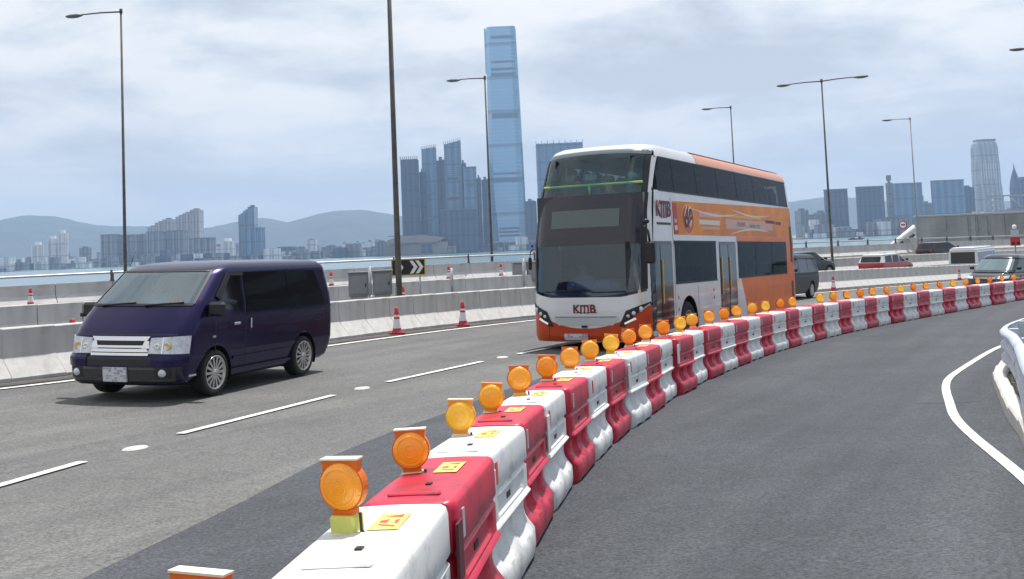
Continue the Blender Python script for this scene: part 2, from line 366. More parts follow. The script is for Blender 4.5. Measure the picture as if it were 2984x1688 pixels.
BARP = np.array(BARP, float)
seamP = np.array([(-6.3, -8), (-3.3, 2), (-2.9, 5), (-2.62, 6.6), (-2.28, 8.3), (-1.95, 10.4), (-1.45, 12.2), (-.98, 13.5), (-.45, 15.3), (.3, 17.4), (1.9, 20.0), (5.2, 25), (10, 32), (17.5, 42), (29, 56), (44, 72)])
yy = np.arange(-8, 72, .5); G = np.zeros((len(yy), 50, 3))
for i, y in enumerate(yy):
    xl = np.interp(y, seamP[:, 1], seamP[:, 0]); xs = xl+(60-xl)*np.linspace(0, 1, 50)**1.3
    G[i, :, 0] = xs; G[i, :, 1] = y; G[i, :, 2] = gz(xs, y)+.006
# follow the coarse road sheet from above: lift to stay clear of it
G[:, :, 2] += .006
MB().grid(G, flip=True).build('slip_road', m_ramp)['kind'] = 'structure'
def ribbon(name, pts, wd, m, lift=.016, zf=gz, step=.4):
    P = resample(np.array([(*p, 0) for p in pts], float), step) if len(pts) > 1 else pts
    t = np.gradient(P[:, :2], axis=0); t /= np.linalg.norm(t, axis=1)[:, None]; n = np.stack([t[:, 1], -t[:, 0]], 1)
    G = np.zeros((len(P), 3, 3))
    for j, k in enumerate((-1, 0, 1)):
        q = P[:, :2]+n*wd/2*k; G[:, j, :2] = q; G[:, j, 2] = zf(q[:, 0], q[:, 1])+lift
    o = MB().grid(G, flip=True).build(name, m); o['kind'] = 'structure'; return o
for a, b in (((-5.45, 6.8), (-4.42, 10.8)), ((-3.98, 12.49), (-2.77, 15.84)), ((-2.16, 17.43), (-.72, 20.53)), ((-.03, 21.95), (1.5, 24.8)), ((2.5, 26.6), (4.2, 29.6)), ((5.3, 31.3), (7.1, 34.0))):
    ribbon('lane_marking', [a, b], .12, m_paint)
def offset_line(D, off):
    t = np.gradient(D[:, :2], axis=0); t /= np.linalg.norm(t, axis=1)[:, None]; n = np.stack([t[:, 1], -t[:, 0]], 1); return D[:, :2]+n*off
ribbon('edge_line', [tuple(p) for p in offset_line(D1, .78)], .13, m_paint)
ribbon('drain_channel', [tuple(p) for p in offset_line(D1, .36)], .30, m_gutter, lift=.012)
curve = [(1.9, 2.6), (2.78, 5.2), (3.50, 7.25), (4.02, 9.38), (4.5, 11.2), (4.97, 12.46), (5.34, 13.49), (5.95, 15.0), (6.73, 16.39), (8.23, 18.94), (9.32, 20.67), (11.6, 23.8), (15, 27.8)]
dc = smooth_poly(dense([(*p, 0) for p in curve]), 40)
ribbon('edge_line', [tuple(p[:2]) for p in smooth_poly(dc, 25)], .10, m_paint, lift=.02, step=.15)
for x, y in ((-4.18, 11.59), (-2.47, 16.7), (-.34, 21.39)):
    o = MB().lathe([(.001, .022), (.05, .02), (.13, .014), (.15, .002)][::-1], 20).build('road_stud', mat('stud_white', (.5, .5, .48), .6, var=.2, vscale=12)); place(o, x, y, (.36, .93)); o.scale = (1.1, .75, 1)
    tag(o, {11.59: 'nearest flat white oval road stud on the lane line, in front of the van', 16.7: 'white oval road stud on the lane line right of the van', 21.39: 'white oval road stud on the lane line just left of the bus'}[y], 'road stud', 'road studs on the lane line')

m_crack = mat('tar_seal', (.022, .022, .024), .7)
rq = np.random.RandomState(4)
for pts_ in ([(4.6, 12.6), (5.0, 12.5), (5.4, 12.55)],):
    P_ = dense([(*p, 0) for p in pts_], 20); P_[:, :2] += rq.randn(len(P_), 2)*.012; ribbon('tar_seal', [tuple(p[:2]) for p in P_], .018, m_crack, lift=.0145 if pts_[0][0] > 0 else .009, step=.12)
# ---------------------------------------------------------------- parapets
PROF = [(0, 0), (.0, .06), (.26, .34), (.31, .40), (.33, .88), (.35, .90), (.52, .90), (.54, .88), (.54, 0)]
def parapet(name, D, step, label, gap=.012, rail=False, side=1):
    R_ = resample(D, step); root = empty(name, tuple(R_[len(R_)//2]), label=label, cat='wall')
    root_inv = Matrix.Translation(-Vector(root.location))
    L0 = np.linalg.norm(R_[1, :2]-R_[0, :2]); me = None
    b = MB(); n = len(PROF)
    vs = []
    for x, s in ((gap/2, .985), (gap/2+.008, 1), (1-gap/2-.008, 1), (1-gap/2, .985)):
        for (d, z) in PROF: vs.append((x, d+(1-s)*.3, z*s))
    fs = [(i*n+k, i*n+(k+1) % n, (i+1)*n+(k+1) % n, (i+1)*n+k) for i in range(3) for k in range(n)]+[tuple(range(n)), tuple(range(3*n, 4*n))[::-1]]
    b.add(vs, [f[::-1] for f in fs])
    me = b.mesh('panel', m_conc)
    for i in range(len(R_)-1):
        a, c = Vector(R_[i]), Vector(R_[i+1]); t = c-a; ln = t.length; t2 = Vector((t.x, t.y, 0)).normalized()
        o = link('panel', me, root)
        nrm = Vector((-t2.y, t2.x, 0))
        Mx = Matrix((t, nrm, Vector((0, 0, 1)))).transposed().to_4x4(); Mx.translation = a
        o.matrix_basis = root_inv @ Mx
    return root, R_
par1, R1 = parapet('concrete_parapet', D1, 1.0, 'nearest pale concrete parapet with sloping foot behind the van, cones along it')
par2, R2 = parapet('concrete_parapet', D2, 1.25, 'second concrete parapet, between the two far carriageways')
par3, R3 = parapet('concrete_parapet', D3, 2.5, 'farthest concrete parapet along the harbour, steel railing on top', rail=True)
# footing under parapets down to the sea and bridge edge
for D in (D3,):
    G = np.zeros((len(D), 2, 3)); off = offset_line(D, -.5)
    for i in range(len(D)): G[i, 0] = (*off[i], D[i, 2]+.3); G[i, 1] = (*off[i], -9.5)
    o = MB().grid(G).build('sea_wall', m_conc2); o['kind'] = 'structure'
# railing on the far parapet
rl = empty('steel_railing', tuple(R3[5]), label='steel rail on short dark posts on top of the farthest parapet', cat='railing')
off = offset_line(R3, -.42); inv = -Vector(rl.location)
pp = [Vector((off[i][0], off[i][1], R3[i][2]+1.28))+inv for i in range(len(R3))]
MB().tube(pp, .055, 8).build('rail', m_galv, rl)
pm = MB().box(-.05, .05, -.09, .09, -.36, .02).box(-.08, .08, -.12, .12, -.38, -.34).box(-.04, .04, -.13, -.03, -.08, .12).mesh('post', m_pole)
for i in range(1, len(R3)-1, 2):
    link('post', pm, rl, pp[i])

# ---------------------------------------------------------------- sea, hills, haze
m_sea = mat('harbour_water', (.10, .17, .20), .22, spec=.5, bump=.6, bscale=.35, var=.2, vscale=.01)
MB().grid(np.array([[(-5900, -400, -9), (-5900, 8800, -9)], [(5900, -400, -9), (5900, 8800, -9)]], float), flip=True).build('sea', m_sea)['kind'] = 'structure'
HILL = [(-5700, 150), (-4073, 203), (-3733, 212), (-3392, 257), (-3190, 328), (-2995, 318), (-2794, 250), (-2617, 234), (-2467, 232), (-2090, 176), (-1878, 221), (-1639, 255), (-1455, 204), (-1278, 262), (-1124, 276), (-988, 273), (-852, 252), (-673, 205), (-448, 166), (4, 136), (458, 152), (1139, 169), (1874, 214), (2054, 238), (2274, 205), (2724, 149), (3177, 153), (3860, 193), (5700, 160)]
hx = np.array([h[0] for h in HILL], float); hh = np.array([h[1] for h in HILL], float)
X = np.linspace(-5700, 5700, 240); G = np.zeros((240, 22, 3)); rn = np.random.RandomState(3)
base = np.interp(X, hx, hh); base = np.convolve(np.pad(base, 2, 'edge'), [.1, .2, .4, .2, .1], 'valid')+rn.randn(240)*1.6
for j in range(22):
    t = j/21; prof = math.sin(min(1, t*1.25)*math.pi/2)**1.3 if t < .8 else math.cos((t-.8)/.2*math.pi/2)**.8
    nz = np.convolve(rn.randn(250), np.ones(11)/11, 'valid')*30*math.sin(math.pi*min(1, t*1.25))
    G[:, j, 0] = X; G[:, j, 1] = 5600+1750*t+np.sin(X/400)*120*(1-t)
    G[:, j, 2] = -10+(base+10)*prof+(nz if t < .78 else 0)*.8
m_hill = mat('hillside_forest', (.035, .05, .045), .95, var=.35, vscale=.006, bump=.4, bscale=.05)
MB().grid(G, flip=True).build('hills', m_hill)['kind'] = 'structure'
G = np.zeros((60, 2, 3)); X = np.linspace(-5700, 5700, 60)
MB().grid(np.array([[(x, 2080-120*math.sin(x/500)+(120 if x < -500 else 0)+(x > 300)*60, -7.5), (x, 5700, -7.5)] for x in X], float), flip=True).build('far_shore', mat('shore_ground', (.22, .22, .22), .9, var=.2, vscale=.02))['kind'] = 'structure'
hzm = bpy.data.materials.new('haze'); hzm.use_nodes = True; t = hzm.node_tree; t.nodes.clear()
pv = nd(t, 'ShaderNodeVolumePrincipled'); pv.inputs['Color'].default_value = (.44, .60, .84, 1); pv.inputs['Density'].default_value = .00012; pv.inputs['Anisotropy'].default_value = .2
pv.inputs['Density Attribute'].default_value = ''
oo = nd(t, 'ShaderNodeOutputMaterial'); t.links.new(pv.outputs[0], oo.inputs['Volume'])
MB().box(-6000, 6000, -500, 8900, -10.2, 545).build('haze', hzm)['kind'] = 'stuff'

# ---------------------------------------------------------------- city across the harbour
def facade(name, col, glassy=False, fh=3.5, bay=4.0, dark=.55):
    """window grid material for facades too far off for single windows"""
    if name in MATS: return MATS[name]
    M = bpy.data.materials.new(name); M.use_nodes = True; t = M.node_tree; b = t.nodes['Principled BSDF']
    g = nd(t, 'ShaderNodeTexCoord'); s = nd(t, 'ShaderNodeSeparateXYZ'); t.links.new(g.outputs['Object'], s.inputs[0])
    fz = math_n(t, 'FRACT', math_n(t, 'DIVIDE', s.outputs[2], fh)); fx = math_n(t, 'FRACT', math_n(t, 'DIVIDE', math_n(t, 'ADD', s.outputs[0], s.outputs[1]), bay))
    a = math_n(t, 'MULTIPLY', math_n(t, 'GREATER_THAN', fz, .38), math_n(t, 'GREATER_THAN', fx, .35 if not glassy else .08))
    n = nd(t, 'ShaderNodeTexNoise'); n.inputs['Scale'].default_value = .03; n.inputs['Detail'].default_value = 4; t.links.new(g.outputs['Object'], n.inputs['Vector'])
    c0 = ramp(t, n.outputs[0], [(.3, tuple(x*.8 for x in col)), (.7, tuple(x*1.15 for x in col))])
    c = mixc(t, a, c0, tuple(x*dark for x in col))
    f3 = math_n(t, 'FRACT', math_n(t, 'DIVIDE', math_n(t, 'ADD', s.outputs[0], math_n(t, 'MULTIPLY', s.outputs[1], .7)), bay*2.7)); f4 = math_n(t, 'FRACT', math_n(t, 'DIVIDE', s.outputs[2], fh*9))
    c = mixc(t, math_n(t, 'MULTIPLY', math_n(t, 'GREATER_THAN', f3, .55), .45), c, tuple(min(1, x*1.5) for x in col)); c = mixc(t, math_n(t, 'MULTIPLY', math_n(t, 'LESS_THAN', f4, .10), .5), c, tuple(x*.35 for x in col)); t.links.new(c, b.inputs['Base Color'])
    b.inputs['Roughness'].default_value = .25 if glassy else .7; b.inputs['Specular IOR Level'].default_value = .8 if glassy else .3
    if glassy: b.inputs['Metallic'].default_value = .35
    MATS[name] = M; return M
f_dark = facade('facade_dark_glass', (.06, .10, .17), True)
f_blue = facade('facade_blue_glass', (.14, .25, .38), True, 4.2, 6)
f_resi = facade('facade_residential', (.24, .26, .30), False, 3, 5, .45)
f_beige = facade('facade_beige', (.38, .36, .37), False, 3, 5, .55)
f_pale = facade('facade_pale', (.62, .64, .68), False, 3.2, 6, .6)
f_grey = facade('facade_grey', (.22, .24, .28), False, 3.4, 4, .5)
m_roofd = mat('plant_room', (.14, .15, .17), .8); m_stone = mat('museum_concrete', (.30, .26, .25), .85, var=.15, vscale=.02)
def tower(x, y, wd, top, mtl, label, name='tower_block', bays=5, rec=.12, bands=(), crown='plant', slant=0, dep=None, rot=0, steps=None, cat='tower'):
    z0 = -8.0; h = top-z0; dep = dep or min(wd, 45)
    root = empty(name, (x, y+dep/2, z0), rot, label=label, cat=cat)
    b = MB(); hw, hd = wd/2, dep/2
    # plan outline with recessed bays on every side
    def plan(s=1.0):
        out = []
        rr = rec*wd/bays*2
        for (ax, ay, bx, by) in ((-hw, -hd, hw, -hd), (hw, -hd, hw, hd), (hw, hd, -hw, hd), (-hw, hd, -hw, -hd)):
            dx, dy = bx-ax, by-ay; ln = math.hypot(dx, dy); ux, uy = dx/ln, dy/ln; nx, ny = -uy, ux
            nb = bays if abs(dx) > abs(dy) else max(2, bays-1)
            k = nb*2+1
            for i in range(k):
                o = rr if i % 2 else 0
                for e in (i, i+1):
                    if (i == 0 and e == 0) or True:
                        out.append(((ax+dx*e/k)+nx*o, (ay+dy*e/k)+ny*o))
        res = []
        for p in out:
            if not res or (abs(p[0]-res[-1][0])+abs(p[1]-res[-1][1])) > 1e-4: res.append(p)
        if abs(res[0][0]-res[-1][0])+abs(res[0][1]-res[-1][1]) < 1e-4: res.pop()
        return res
    if steps:       # stepped top: list of (x0, x1, top)
        for k, (a, c, tt) in enumerate(steps):
            MB().box(-hw+wd*a+.01, -hw+wd*c-.01, -hd, hd, 0, tt-z0).build('wing', mtl, root)
            MB().box(-hw+wd*(a+.25*(c-a)), -hw+wd*(a+.75*(c-a)), -hd*.4, hd*.4, tt-z0, tt-z0+4).build('plant_room', m_roofd, root)
        for k in range(bays*2):
            xx = -hw+wd*(k+.5)/(bays*2); tt = [s[2] for s in steps if s[0] <= (xx+hw)/wd <= s[1]][0]
            MB().box(xx-wd*.012, xx+wd*.012, -hd-1.2, -hd-.02, 0, tt-z0-3).build('fin', m_roofd, root)
        return root
    pl = plan(); n = len(pl)
    vs = [(px, py, 0) for px, py in pl]+[(px, py, h+(slant*(px/hw) if slant else 0)) for px, py in pl]
    b.add(vs, [tuple(range(n))[::-1], tuple(range(n, 2*n))]+[(i, (i+1) % n, n+(i+1) % n, n+i) for i in range(n)])
    b.build('shaft', mtl, root)
    for f in bands:
        MB().box(-hw*.62, hw*.62, -hd-.7, -hd+.2, h*f, h*f+5).build('refuge_floor', m_roofd, root)
    if crown == 'plant':
        MB().box(-hw*.45, hw*.2, -hd*.5, hd*.4, h+.01, h+h*.03+2).build('plant_room', m_roofd, root)
        MB().box(hw*.3, hw*.6, -hd*.3, hd*.3, h+.01, h+2.5).build('plant_room', m_roofd, root)
    elif crown == 'pods':
        for k in range(3): MB().box(-hw+wd*(k+.15)/3, -hw+wd*(k+.75)/3, -hd*.5, hd*.4, h+.01, h+4+2*(k % 2)).build('plant_room', mtl, root)
    elif crown == 'cap':
        MB().box(-hw*1.03, hw*1.03, -hd*1.03, hd*1.03, h+.01, h+2).build('roof_slab', m_roofd, root)
    elif crown == 'white':
        MB().box(-hw*.5, hw*.5, -hd*.5, hd*.5, h+.01, h+8).build('crown_cap', mat('white_roof', (.8, .8, .8), .6), root)
    elif crown == 'screen':
        for k in range(9):
            xx = -hw+wd*k/8; MB().box(xx-.6, xx+.6, -hd, -hd+1.5, h+(slant*(xx/hw)), h+6+(slant*(xx/hw))).build('screen_fin', mtl, root)
    return root
T = tower
T(-1244, 2600, 32.8, 11, f_dark, 'low dark waterfront block at the extreme left of the skyline', bays=3)
T(-1193, 2600, 10.9, 20, f_grey, 'thin short dark tower, first of the slim cluster at far left', bays=2)
T(-1172, 2600, 24.4, 50, f_pale, 'pale slim tower with white cap, leftmost of three tall ones at far left', bays=3, crown='white')
T(-1134, 2600, 21, 64, f_pale, 'middle one of three slim pale towers before the left mountain', bays=2, crown='white')
T(-1109, 2600, 17.7, 77, f_pale, 'tallest slim pale tower before the left mountain, white cap', bays=2, crown='white')
T(-1076, 2650, 22, 40, f_grey, 'short pale-topped block right of the tallest slim white tower at far left', bays=3)
T(-1032, 2500, 27, 8, f_dark, 'low dark block below the slim white towers at far left', bays=3)
T(-1068, 2750, 8.7, 22, f_pale, 'isolated thin white tower left of the wide grey housing slabs', bays=2)
T(-958, 2500, 34, 65, f_resi, 'left third of the wide grey housing slab crossed by the first lamp post', bays=4, crown='cap')
T(-922, 2530, 35, 63, f_resi, 'grey housing slab just right of the first lamp post', bays=4, crown='cap')
T(-886, 2560, 33, 64, f_resi, 'paler grey housing slab between lamp post and stepped twin towers', bays=4, crown='cap')
T(-971, 2900, 63.8, 104, f_beige, 'stepped grey-beige tower rising to the right behind the housing slabs', bays=4, steps=[(0, .33, 93), (.33, .66, 104), (.66, 1, 112)])
T(-831, 2450, 37.3, 66, f_resi, 'dark grey housing slab under the stepped beige towers, left half', bays=5, crown='cap')
T(-790, 2470, 37.6, 67, f_resi, 'dark grey housing slab under the taller stepped beige tower', bays=5, crown='cap')
T(-893, 2900, 63.9, 125, f_beige, 'taller stepped beige tower with vertical ribs above the housing slabs', bays=4, steps=[(0, .28, 118), (.28, .62, 126), (.62, 1, 135)])
T(-712, 2400, 48.9, 46, f_resi, 'lower housing slab at the right end of the grey housing row', bays=6, crown='cap')
T(-767, 2720, 27.9, 30, f_pale, 'small pale pinkish block right of the housing row', bays=3)
T(-733, 2700, 30, 42, f_pale, 'small pale tower with a white peak left of the blue glass office tower', bays=3, crown='white')
T(-580, 2300, 34.3, 96, f_blue, 'blue glass office tower with roof stepping up to the right', bays=3, name='office_tower', steps=[(0, .3, 92), (.3, .6, 100), (.6, 1, 109)])
T(-553, 2240, 38, 60, f_blue, 'shorter blue glass block in front of the stepped blue office tower', bays=3, name='office_tower', crown='cap')
T(-528, 2150, 50, 3, f_dark, 'low dark podium at the foot of the blue glass office towers', bays=4)
T(-483, 2200, 48.3, 16, f_dark, 'low dark blue block on the shore above the van roof', bays=5, crown='plant')
T(-480, 2500, 22, 34, f_pale, 'slim pinkish tower behind the low dark blue shore block', bays=3)
T(-402, 2300, 34.9, 15, f_grey, 'low grey shed with dark bands left of the white tower row', bays=3)
for i, (x, wd, tp) in enumerate(((-362, 9, 20), (-347, 8, 16), (-334, 9, 22), (-321, 8, 19), (-308, 9, 23), (-295, 8, 18), (-283, 9, 21), (-270, 8, 17))):
    T(x, 2250, wd, tp, f_pale, ['leftmost white slab', 'second white slab', 'third white slab', 'fourth white slab', 'fifth white slab', 'sixth white slab', 'seventh white slab', 'rightmost white slab'][i]+' of the low row left of the tall lamp post', bays=2, crown='plant')
T(-204, 2100, 33.4, 181, f_dark, 'dark ribbed tower with rounded top right of the tall lamp post', bays=5, rec=.2, crown='screen', name='residential_tower')
T(-186, 2200, 14, 162, f_dark, 'narrow dark tower squeezed right of the rounded ribbed tower', bays=2, name='residential_tower')
T(-176, 2250, 30, 216, f_blue, 'tall blue glass tower, left of the twin slanted towers', bays=3, crown='screen', bands=(.32, .56), slant=2, name='residential_tower')
T(-157, 2350, 22, 197, f_dark, 'dark tower recessed between the twin blue glass towers', bays=3, name='residential_tower')
T(-128, 2300, 36, 231, f_blue, 'tallest blue glass tower of the cluster, roof slanting up to the right', bays=3, crown='screen', bands=(.30, .48, .66), slant=4, name='residential_tower')
T(-107, 2340, 12, 187, f_dark, 'narrow dark tower against the right side of the tallest slanted tower', bays=2, name='residential_tower')
T(-91, 2280, 27, 173, f_blue, 'blue glass tower with dark bands stepping down right of the tallest one', bays=3, bands=(.45, .78), crown='cap', name='residential_tower')
T(-76, 2400, 10, 157, f_dark, 'thin dark tower right of the banded blue glass tower', bays=2, name='residential_tower')
T(-62, 2430, 18, 155, f_dark, 'dark tower directly behind the third lamp post', bays=3, name='residential_tower')
T(-106, 2040, 70, 74, f_dark, 'broad dark blue block filling the foot of the glass tower cluster', bays=9, rec=.08, name='residential_tower', crown='cap')
T(38, 2300, 25, 96, f_dark, 'plain dark tower between the supertall tower and the bus', bays=3, name='residential_tower')
T(108, 2350, 104, 225, f_blue, 'tall curved blue glass slab half hidden behind the bus', bays=6, crown='screen', bands=(.5,), name='residential_tower')
T(-247, 1960, 21, 18, f_grey, 'small grey box building left of the low museum on the shore', bays=2)
T(-40, 2150, 60, 2, f_dark, 'low dark podium at the foot of the supertall tower', bays=8)
T(55, 2250, 104, 10, f_grey, 'low grey waterfront building behind the railing left of the bus', bays=9)
T(702, 2300, 47.6, 93, f_dark, 'first dark square office block right of the bus', bays=6, rec=.06, name='office_tower', crown='cap', dep=14)
T(793, 2350, 58, 98, f_dark, 'second dark blue square office block right of the bus', bays=9, rec=.04, name='office_tower', crown='cap', dep=14)
T(872, 2450, 12.0, 110, f_grey, 'thin tower with stepped crown behind the second square office block', bays=2, name='office_tower')
T(876, 2350, 62.3, 102, f_blue, 'third square blue office block, behind the last single lamp post', bays=9, rec=.04, name='office_tower', crown='cap', dep=14)
T(966, 2350, 68.4, 105, f_blue, 'largest square blue office block at right with a flat dark roof', bays=10, rec=.03, name='office_tower', crown='cap', dep=14)
T(1076, 2500, 24, 94, f_dark, 'narrow dark block between the square block and the tall rounded tower', bays=3, name='office_tower')
T(1310, 2700, 40, 117, f_dark, 'dark tower at the right edge beside the peaked tower', bays=4, name='office_tower')
T(803, 2600, 17, 67, f_pale, 'slim pale block seen between the first two square office blocks', bays=2)
T(978, 2520, 30, 74, f_grey, 'stepped grey block right of the third square office block', bays=3, steps=[(0, .4, 80), (.4, 1, 62)])
T(747, 2080, 62, 24, f_grey, 'low purplish block in front of the square office blocks', bays=6)
T(650, 2300, 59, 40, f_grey, 'low mixed block immediately right of the bus roofline', bays=6, steps=[(0, .3, 52), (.3, .7, 38), (.7, 1, 46)])
T(930, 2200, 80, 20, f_grey, 'long low block behind the concrete wall at right', bays=8)
T(1150, 2400, 90, 36, f_grey, 'long low block at the foot of the tall rounded tower', bays=8)
# museum on the shore
mu = empty('museum_building', (-186, 2000, -8), label='low brownish waterfront museum with overhanging flared roof and dark opening', cat='museum')
MB().box(-58, 58, 0, 40, 0, 22).build('wall', m_stone, mu)
Mx = Matrix(((1, 0, 0, 0), (0, 0, 1, 0), (0, 1, 0, 0), (0, 0, 0, 1)))
MB().prism([(-50, 22.02), (40, 22.02), (56, 30), (14, 36), (-34, 35), (-54, 28)], -6, 42, Mx).build('roof', m_stone, mu)
MB().box(10, 30, -1, .5, 2, 18).build('opening', f_dark, mu)
MB().box(-54, 44, -2, 40, 36.1, 37).build('roof_slab', m_roofd, mu)
# the supertall
ic = empty('supertall_tower', (-12, 2390, -8), label='supertall pale blue glass tower with dark plant floors, flared at its base', cat='skyscraper')
H = 503.0; rows = []
prof = [(0, 41, 41), (12, 41, 39), (40, 40.5, 35), (80, 40, 33.5), (130, 39.5, 32.5), (300, 37, 32), (H-8, 33.5, 30), (H, 32, 29)]
b = MB(); vs = []; n8 = 8
for z, a, c in prof:
    q = (.78 if z > 150 else .50+.28*z/150)      # corner chamfer widens towards the flared base
    q2 = .88
    vs += [(-a*q, -c, z), (a*q2, -c, z), (a, -c*q2, z), (a, c*q2, z), (a*q2, c, z), (-a*q, c, z), (-a, c*q, z), (-a, -c*q, z)]
fs = [(i*8+k, i*8+(k+1) % 8, (i+1)*8+(k+1) % 8, (i+1)*8+k) for i in range(len(prof)-1) for k in range(8)]+[tuple(range(8))[::-1], tuple(range(len(vs)-8, len(vs)))]
b.add(vs, fs)
f_icc = facade('facade_supertall', (.26, .44, .62), True, 8.5, 300, .82)
b.build('shaft', f_icc, ic)
for z, hgt, m_ in ((H*.945, 6, .80), (H*.835, 4, .8), (H*.775, 7, .84), (H*.80, 6, .84), (H*.585, 7, .86), (H*.60, 4, .86), (H*.30, 7, .84), (H*.335, 4, .84), (H*.315, 3, .84), (30, 4, .6), (38, 4, .6), (46, 4, .6)):
    a = np.interp(z, [p[0] for p in prof], [p[1] for p in prof]); c = np.interp(z, [p[0] for p in prof], [p[2] for p in prof])
    MB().box(-a*m_*.85, a*m_, -c-.9, -c+.5, z, z+hgt).build('plant_floor', mat('louvre_band', (.16, .24, .33), .5), ic)
MB().box(-38, -33.9, -20, 20, H*.80, H-2).build('crown_screen', f_icc, ic)
MB().box(-45, 60, -52, -42, 0, 16).build('podium', f_grey, ic)
MB().box(-30, 30, -53, -52.1, 17, 20).build('podium_canopy', f_pale, ic)
# rounded tall tower at right
if2 = empty('skyscraper', (1207, 2700, -8), label='tall rounded-top pale tower at right standing above the square blocks', cat='skyscraper')
b = MB(); vs = []; pr = [(0, 40, 30), (110, 38.5, 29), (114, 37, 28), (175, 36.5, 27), (178, 35.5, 26), (212, 35, 25), (222, 32, 23), (228, 28, 20)]
for z, a, c in pr:
    for k in range(16):
        an = math.pi/8*k+math.pi/16; ca, sa = math.cos(an), math.sin(an); e = .45
        vs.append((a*math.copysign(abs(ca)**e, ca), c*math.copysign(abs(sa)**e, sa), z))
fs = [(i*16+k, i*16+(k+1) % 16, (i+1)*16+(k+1) % 16, (i+1)*16+k) for i in range(len(pr)-1) for k in range(16)]+[tuple(range(len(vs)-16, len(vs)))]
b.add(vs, fs).build('shaft', facade('facade_ifc', (.34, .40, .46), False, 4.2, 5, .62), if2)
for k in range(8): MB().box(-26+k*7.2, -23+k*7.2, -27.5, -26.2, 60, 170).build('fin', mat('pale_fin', (.55, .58, .6), .5), if2)
for k in range(5): MB().box(-4, 5, -31, -30, 30+k*14, 36+k*14).build('window_bay', f_pale, if2)
for k in range(7): MB().box(-24+k*8, -20+k*8, -18, 18, 228.1, 233).build('crown_finger', f_grey, if2)
if2.scale = (.86, .86, .985)
pk = empty('skyscraper', (1232, 2600, -8), label='slender dark tower tapering to a pointed spire at the right edge', cat='skyscraper')
b = MB(); pr = [(0, 13), (100, 12), (118, 9.5), (132, 6), (146, 2), (160, .4)]
b.lathe([(r*1.2, z) for z, r in pr], 6, smooth=False).build('shaft', f_dark, pk)
an = empty('antenna_mast', (845, 2380, 92), label='thin dark mast standing on the second square office block', cat='mast')
MB().box(-1, 1, -1, 1, -2, 20).box(-5, 5, -2, 2, 20, 32).build('mast_head', m_roofd, an)
# clutter of low waterfront buildings: reads as one mass
def clutter(x0, x1, y, n, hmax, seed, name):
    rs = np.random.RandomState(seed); b = MB()
    for _ in range(n):
        x = rs.uniform(x0, x1); wd = rs.uniform(8, 30); hgt = rs.uniform(5, hmax)*(1 if rs.rand() < .8 else 1.5); yy_ = y+rs.uniform(-60, 120)
        b.box(x, x+wd, yy_, yy_+20, -8, -8+hgt, mi=int(rs.randint(4)))
    o = b.build(name, [f_grey, f_pale, f_resi, f_dark]); o['kind'] = 'stuff'; o['label'] = 'low waterfront clutter'
clutter(-1350, -260, 2120, 150, 20, 1, 'distant_buildings'); clutter(-240, 240, 2060, 60, 18, 2, 'distant_buildings'); clutter(560, 1500, 2030, 130, 26, 3, 'distant_buildings')
clutter(-1500, -200, 3100, 120, 34, 5, 'distant_buildings')
# boats
fe = empty('ferry', (885, 2350, -9), 0, label='pale blue-white ferry on the water before the right skyline', cat='ferry')
MB().prism([(-26, 0), (22, 0), (28, 9), (-28, 8)], -7, 7, Mx).build('hull', mat('ferry_hull', (.35, .55, .58), .5), fe)
MB().box(-24, 20, -6, 6, 9.02, 14, .6).build('deck', mat('ferry_white', (.8, .82, .84), .5), fe)
MB().box(-18, 2, -5, 5, 14.02, 20, 2.5).build('bridge', MATS['ferry_white'], fe)
bt = empty('barge', (427, 1330, -9), 0, label='small low black boat on the pale water right of the bus', cat='boat')
MB().prism([(-9, .2), (7, .2), (10, 2), (-10, 2)], -2, 2, Mx).build('hull', m_black, bt); MB().box(-7, -2, -1.5, 1.5, 2.02, 4.4).build('wheelhouse', m_cab, bt); MB().box(3, 6, -1, 1, 2.02, 3.6).build('hatch', m_black, bt)

